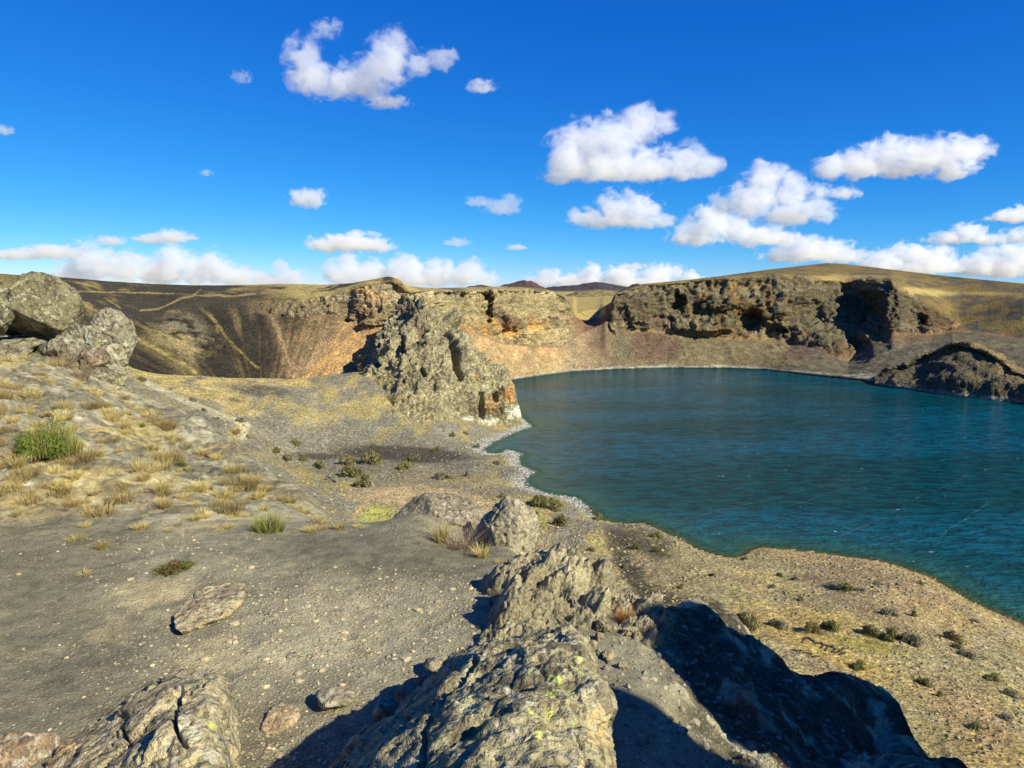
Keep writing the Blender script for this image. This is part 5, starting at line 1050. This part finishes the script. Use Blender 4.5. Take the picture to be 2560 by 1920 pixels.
# foam streaks and whitecaps on the lake
kf = NT('lake_foam'); nf = kf.noise(kf.pos(), .5, 4, .7); pf = kf.bsdf((.45, .58, .60), .8); tf = kf.n('ShaderNodeBsdfTransparent'); mf = kf.n('ShaderNodeMixShader')
kf.l(kf.rng(nf, .45, .72, 0, .20), mf.inputs[0]); kf.l(tf.outputs[0], mf.inputs[1]); kf.l(pf.outputs[0], mf.inputs[2]); kf.l(mf.outputs[0], kf.out.inputs[0])
V, F = [], []
for a_, b_, c_, d_2, wd in ((1640, 1315, 1890, 1255, .5), (1880, 1258, 2150, 1190, .45), (1980, 1265, 2200, 1190, .35), (2090, 1345, 2270, 1265, .35), (2280, 1250, 2420, 1190, .4), (2150, 1380, 2290, 1320, .3), (2350, 1340, 2480, 1250, .4), (1605, 990, 1775, 958, .4), (1870, 955, 1990, 953, .4), (2060, 953, 2160, 953, .6), (1780, 1260, 1900, 1230, .3)):
    tt = np.linspace(0, 1, 24); uu_ = a_ + (c_ - a_) * tt + 5 * fbm(np.stack([tt * 5, 0 * tt + a_, 0 * tt], -1), 2, 3); vv_ = b_ + (d_2 - b_) * tt + 3 * fbm(np.stack([tt * 5, 0 * tt + b_, 0 * tt], -1), 2, 4)
    p = pt(uu_, vv_, W(vv_, .02)); dr = np.gradient(p, axis=0); nrm = np.stack([-dr[:, 1], dr[:, 0], 0 * tt], -1); nrm /= np.linalg.norm(nrm, axis=1)[:, None]; o_ = sum(len(x) for x in V)
    V.append(np.stack([p - nrm * wd * .5, p + nrm * wd * .5], 1).reshape(-1, 3)); F.append(np.stack([o_ + np.arange(23) * 2 + q_ for q_ in (0, 1, 3, 2)], -1))
fo = mesh_np('foam_streaks', np.concatenate(V), np.concatenate(F), kf.m); fo['kind'] = 'stuff'; fo['label'] = 'thin foam streaks blown across the lake'
nc_ = 45; cu_, cv_ = rs3.uniform(1350, 2600, nc_), 1000 + 420 * rs3.uniform(0, 1, nc_) ** .8; cp = pt(cu_, cv_, W(cv_, .03)); okc = inpoly(cp[:, 0], cp[:, 1], LAKE); cp = cp[okc]
kw = NT('whitecap'); kw.bsdf((.40, .47, .48), .8)
V, F = [], []
for i, p in enumerate(cp):
    a_ = rs3.uniform(-.3, .3); l_, w_ = rs3.uniform(.2, .7), rs3.uniform(.08, .2); th = np.linspace(0, 6.283, 7)[:-1]; q_ = np.stack([l_ * np.cos(th), w_ * np.sin(th), .03 * np.cos(th * 2) + .03], -1) * rs3.uniform(.6, 1.2, (6, 1))
    V.append(p + rotz(q_, a_)); F.append(np.arange(6) + 6 * i)
fo = mesh_np('whitecaps', np.concatenate(V), np.array(F), kw.m); fo['kind'] = 'stuff'; fo['label'] = 'scattered small whitecaps on the lake'
# ------------------------------------------------------------------ clouds: closed puffs of scattering air, far beyond the crater
def cloud(label, Y, puffs, tau=9.0, seed=0, vox=7.0, flat=.55, group=None, amp=1.0):
    """a cumulus: a closed hull of air whose droplets thin out raggedly from the middle of each billow"""
    px = Y / FOC; rs = np.random.RandomState(seed + 50); V, F, E = [], [], []; o = 0; d, f = ico(2)
    mr = np.mean([p_[3] for p_ in puffs])
    for cu, cv, ru, rv in puffs:
        c0 = pt(cu, cv, Y * (1 + rs.uniform(-.6, .6) * rv / FOC)); R = np.array([ru * 1.2, max(rv, ru * .7) * 1.2, rv * 1.3]) * px
        E.append((c0, R)); V.append(d * R * 1.32 + c0); F.append(f + o); o += len(d)
    zb = min(c[2] - r_[2] * (.45 + .3 * flat) for c, r_ in E)
    t = mesh_np('tmp', np.concatenate(V), np.concatenate(F), None)
    m_ = t.modifiers.new('r', 'REMESH'); m_.mode = 'VOXEL'; m_.voxel_size = max(vox, mr * .3) * px
    bpy.context.view_layer.update(); ev = t.evaluated_get(bpy.context.evaluated_depsgraph_get()).to_mesh()
    nv = len(ev.vertices); co = np.empty(nv * 3, np.float32); ev.vertices.foreach_get('co', co); co = co.reshape(-1, 3).astype(float)
    fq = np.array([list(p_.vertices) for p_ in ev.polygons]); t.evaluated_get(bpy.context.evaluated_depsgraph_get()).to_mesh_clear(); me_old = t.data; bpy.data.objects.remove(t); bpy.data.meshes.remove(me_old)
    k = NT('cloud_air'); g = k.n('ShaderNodeNewGeometry').outputs['Position']; cur = None
    for c0, R in E:
        m_ = k.n('ShaderNodeMapping'); m_.inputs['Scale'].default_value = 1 / R; m_.inputs['Location'].default_value = -c0 / R; k.l(g, m_.inputs['Vector'])
        ln = k.n('ShaderNodeVectorMath', operation='LENGTH'); k.l(m_.outputs[0], ln.inputs[0])
        cur = ln.outputs['Value'] if cur is None else k.math('MINIMUM', cur, ln.outputs['Value'])
    wl = max(10., mr) * px; off = k.n('ShaderNodeVectorMath', operation='MULTIPLY'); k.l(g, off.inputs[0]); off.inputs[1].default_value = (1, 1, 1.25)
    nz = k.noise(off.outputs[0], 1 / (wl * 1.15), 7, .66, .4)
    fld = k.math('ADD', k.math('SUBTRACT', 1.0, cur), k.math('MULTIPLY', k.math('SUBTRACT', nz, .5), 3.1 * amp))
    sp = k.n('ShaderNodeSeparateXYZ'); k.l(g, sp.inputs[0])
    bot = k.rng(sp.outputs[2], zb - .1 * mr * px, zb + .7 * mr * px, -.45, 0, True)
    den = k.rng(k.math('ADD', fld, bot), .02, .42, 0, 1, True)
    sv_ = k.n('ShaderNodeVolumeScatter'); sv_.inputs['Color'].default_value = (.82, .835, .88, 1); sv_.inputs['Anisotropy'].default_value = .15
    k.l(k.math('MULTIPLY', den, min(tau, 6.5) * .46 / (2.0 * max(p_[3] for p_ in puffs) * px)), sv_.inputs['Density']); k.l(sv_.outputs[0], k.out.inputs['Volume'])
    k.m.cycles.volume_step_rate = STEP
    c0 = co.mean(0); c0[2] = co[:, 2].min()
    return tag(mesh_np('cloud', co, fq, k.m, origin=c0), label, 'cloud', group)
STEP = .5
cloud('big boomerang-shaped cloud highest in the sky, left of centre', 5200, [(765, 165, 40, 52), (790, 205, 46, 40), (850, 220, 60, 34), (910, 205, 60, 44), (965, 160, 46, 48), (985, 115, 34, 36), (1045, 160, 40, 24), (1100, 148, 34, 22)], 5, 1, 7, .8, amp=1.1)
cloud('small wisp above the left arm of the highest cloud', 5200, [(815, 72, 30, 16), (790, 92, 14, 10), (840, 58, 14, 10)], 1.4, 2, 7, .8, amp=1.3)
cloud('small wisp just below the right side of the highest cloud', 5300, [(968, 258, 46, 14)], 2, 3, 7, .7, amp=1.2)
cloud('tiny faint puff left of the highest cloud', 5600, [(603, 196, 22, 14)], 1.2, 4, 7, .8, amp=1.3)
cloud('small puff right of the highest cloud', 5600, [(1205, 220, 32, 16)], 2.4, 5, 7, .6)
cloud('faint puff cut by the left edge of the photo', 6500, [(4, 328, 28, 12)], 1.6, 6, 7, .6)
cloud('tiny pale wisp low in the left sky', 8000, [(516, 434, 14, 9)], 1.2, 7, 7, .8)
cloud('small oval cloud in the left-centre sky', 9000, [(768, 498, 40, 24), (790, 506, 26, 18)], 4.5, 8, 7, .6)
cloud('long flat-based cloud above the left-centre horizon bank', 14000, [(835, 615, 60, 22), (890, 612, 60, 24), (945, 618, 38, 18)], 6, 9, 7, .4)
cloud('long thin cloud above the left horizon bank', 14000, [(385, 600, 44, 12), (430, 594, 40, 16), (470, 594, 22, 8)], 4, 10, 7, .4)
cloud('small round cloud left of the long thin cloud', 14000, [(278, 606, 30, 14)], 3.5, 11, 7, .4)
cloud('thin pale cloud bank at the far left horizon', 18000, [(40, 640, 60, 14), (130, 630, 60, 16)], 3.5, 12, 7, .5)
cloud('broad heaped cloud bank over the left horizon', 24000, [(190, 685, 50, 34), (235, 655, 46, 42), (310, 672, 60, 36), (390, 680, 60, 34), (430, 655, 40, 40), (500, 680, 60, 36), (540, 672, 40, 38), (600, 700, 60, 26), (660, 705, 50, 20), (720, 702, 46, 26), (705, 668, 16, 18)], 8, 13, 7, .6)
cloud('broad heaped cloud bank over the centre-left horizon', 24000, [(850, 690, 40, 32), (872, 670, 30, 34), (930, 690, 60, 34), (1010, 685, 60, 36), (1090, 695, 60, 34), (1170, 690, 50, 32), (1215, 705, 40, 20)], 9, 14, 7, .6)
cloud('faint grey cloudlet above centre', 10000, [(1193, 507, 28, 14)], 1.3, 15, 7, .7)
cloud('grey cloudlet left of the dome-shaped cloud', 10000, [(1255, 522, 42, 20), (1275, 505, 24, 18)], 1.7, 16, 7, .6)
cloud('faint grey streak of cloud above the centre horizon', 13000, [(1142, 608, 30, 12)], 1.4, 17, 7, .6)
cloud('little grey cloud over the distant cone hill', 15000, [(1290, 620, 24, 8)], 1.6, 18, 7, .6)
cloud('largest white cloud right of centre, with a slanting crest', 8000, [(1420, 400, 50, 56), (1470, 375, 60, 58), (1540, 350, 50, 50), (1600, 315, 46, 42), (1650, 310, 36, 30), (1520, 420, 80, 44), (1620, 420, 80, 40), (1720, 410, 60, 40), (1770, 415, 34, 24), (1400, 450, 44, 18)], 9, 19, 7, .5)
cloud('dome-shaped white cloud below the largest cloud', 10500, [(1480, 555, 50, 26), (1545, 535, 50, 46), (1600, 535, 46, 42), (1650, 560, 40, 20), (1440, 540, 20, 16)], 9, 20, 7, .45)
cloud('white heaped cloud right of the dome-shaped one', 11500, [(1730, 590, 50, 30), (1775, 560, 46, 40), (1840, 575, 50, 34), (1900, 595, 56, 32), (1960, 600, 34, 24)], 9, 21, 7, .5)
cloud('tall grey-white cloud between the heaped and the long right cloud', 9500, [(1880, 500, 60, 44), (1920, 460, 46, 44), (1970, 480, 46, 40), (1980, 540, 70, 34), (2040, 530, 44, 34), (1800, 510, 30, 22)], 5, 22, 7, .55)
cloud('small puff beside the tall grey-white cloud', 9500, [(2110, 486, 34, 18), (2050, 475, 24, 16)], 2.6, 23, 7, .6)
cloud('long sloping white cloud in the upper right sky', 8500, [(2080, 425, 44, 26), (2150, 415, 60, 34), (2220, 395, 60, 42), (2300, 395, 70, 42), (2380, 395, 60, 40), (2430, 375, 44, 26), (2370, 440, 46, 20)], 6.5, 24, 7, .5)
cloud('low cloud touching the right hill summit from behind', 15000, [(1960, 640, 50, 26), (2010, 625, 46, 34), (2070, 635, 60, 30), (2120, 645, 40, 22)], 6, 25, 7, .5)
cloud('low broken cloud behind the right hill slope', 17000, [(2200, 660, 50, 24), (2250, 645, 44, 30), (2320, 650, 60, 30), (2290, 675, 60, 22), (2370, 668, 30, 16)], 6, 26, 7, .55)
cloud('flat cloud above the far right slope', 13000, [(2370, 600, 46, 16), (2420, 585, 40, 22)], 5, 27, 7, .45)
cloud('cloud cut by the right edge, above the flat cloud', 12000, [(2530, 545, 50, 18), (2570, 535, 40, 22)], 5, 28, 7, .45)
cloud('small puff near the right edge below the cut cloud', 13000, [(2480, 603, 40, 14), (2550, 590, 40, 18)], 3.5, 29, 7, .5)
cloud('heaped cloud bank low at the right edge', 18000, [(2430, 665, 50, 22), (2480, 650, 50, 30), (2540, 640, 50, 36), (2590, 650, 50, 34), (2500, 680, 90, 22)], 7, 30, 7, .6)
cloud('row of low puffs on the horizon behind the distant hills', 24000, [(1350, 705, 40, 18), (1370, 692, 26, 20), (1430, 705, 50, 18), (1480, 690, 34, 26), (1540, 695, 40, 26), (1560, 690, 30, 24), (1640, 692, 44, 26), (1680, 680, 30, 18), (1725, 698, 30, 18), (1600, 710, 90, 14)], 8, 31, 7, .6)
cloud('tiny grey cloud above the low horizon puffs', 16000, [(1585, 668, 30, 9)], 1.8, 32, 7, .5)
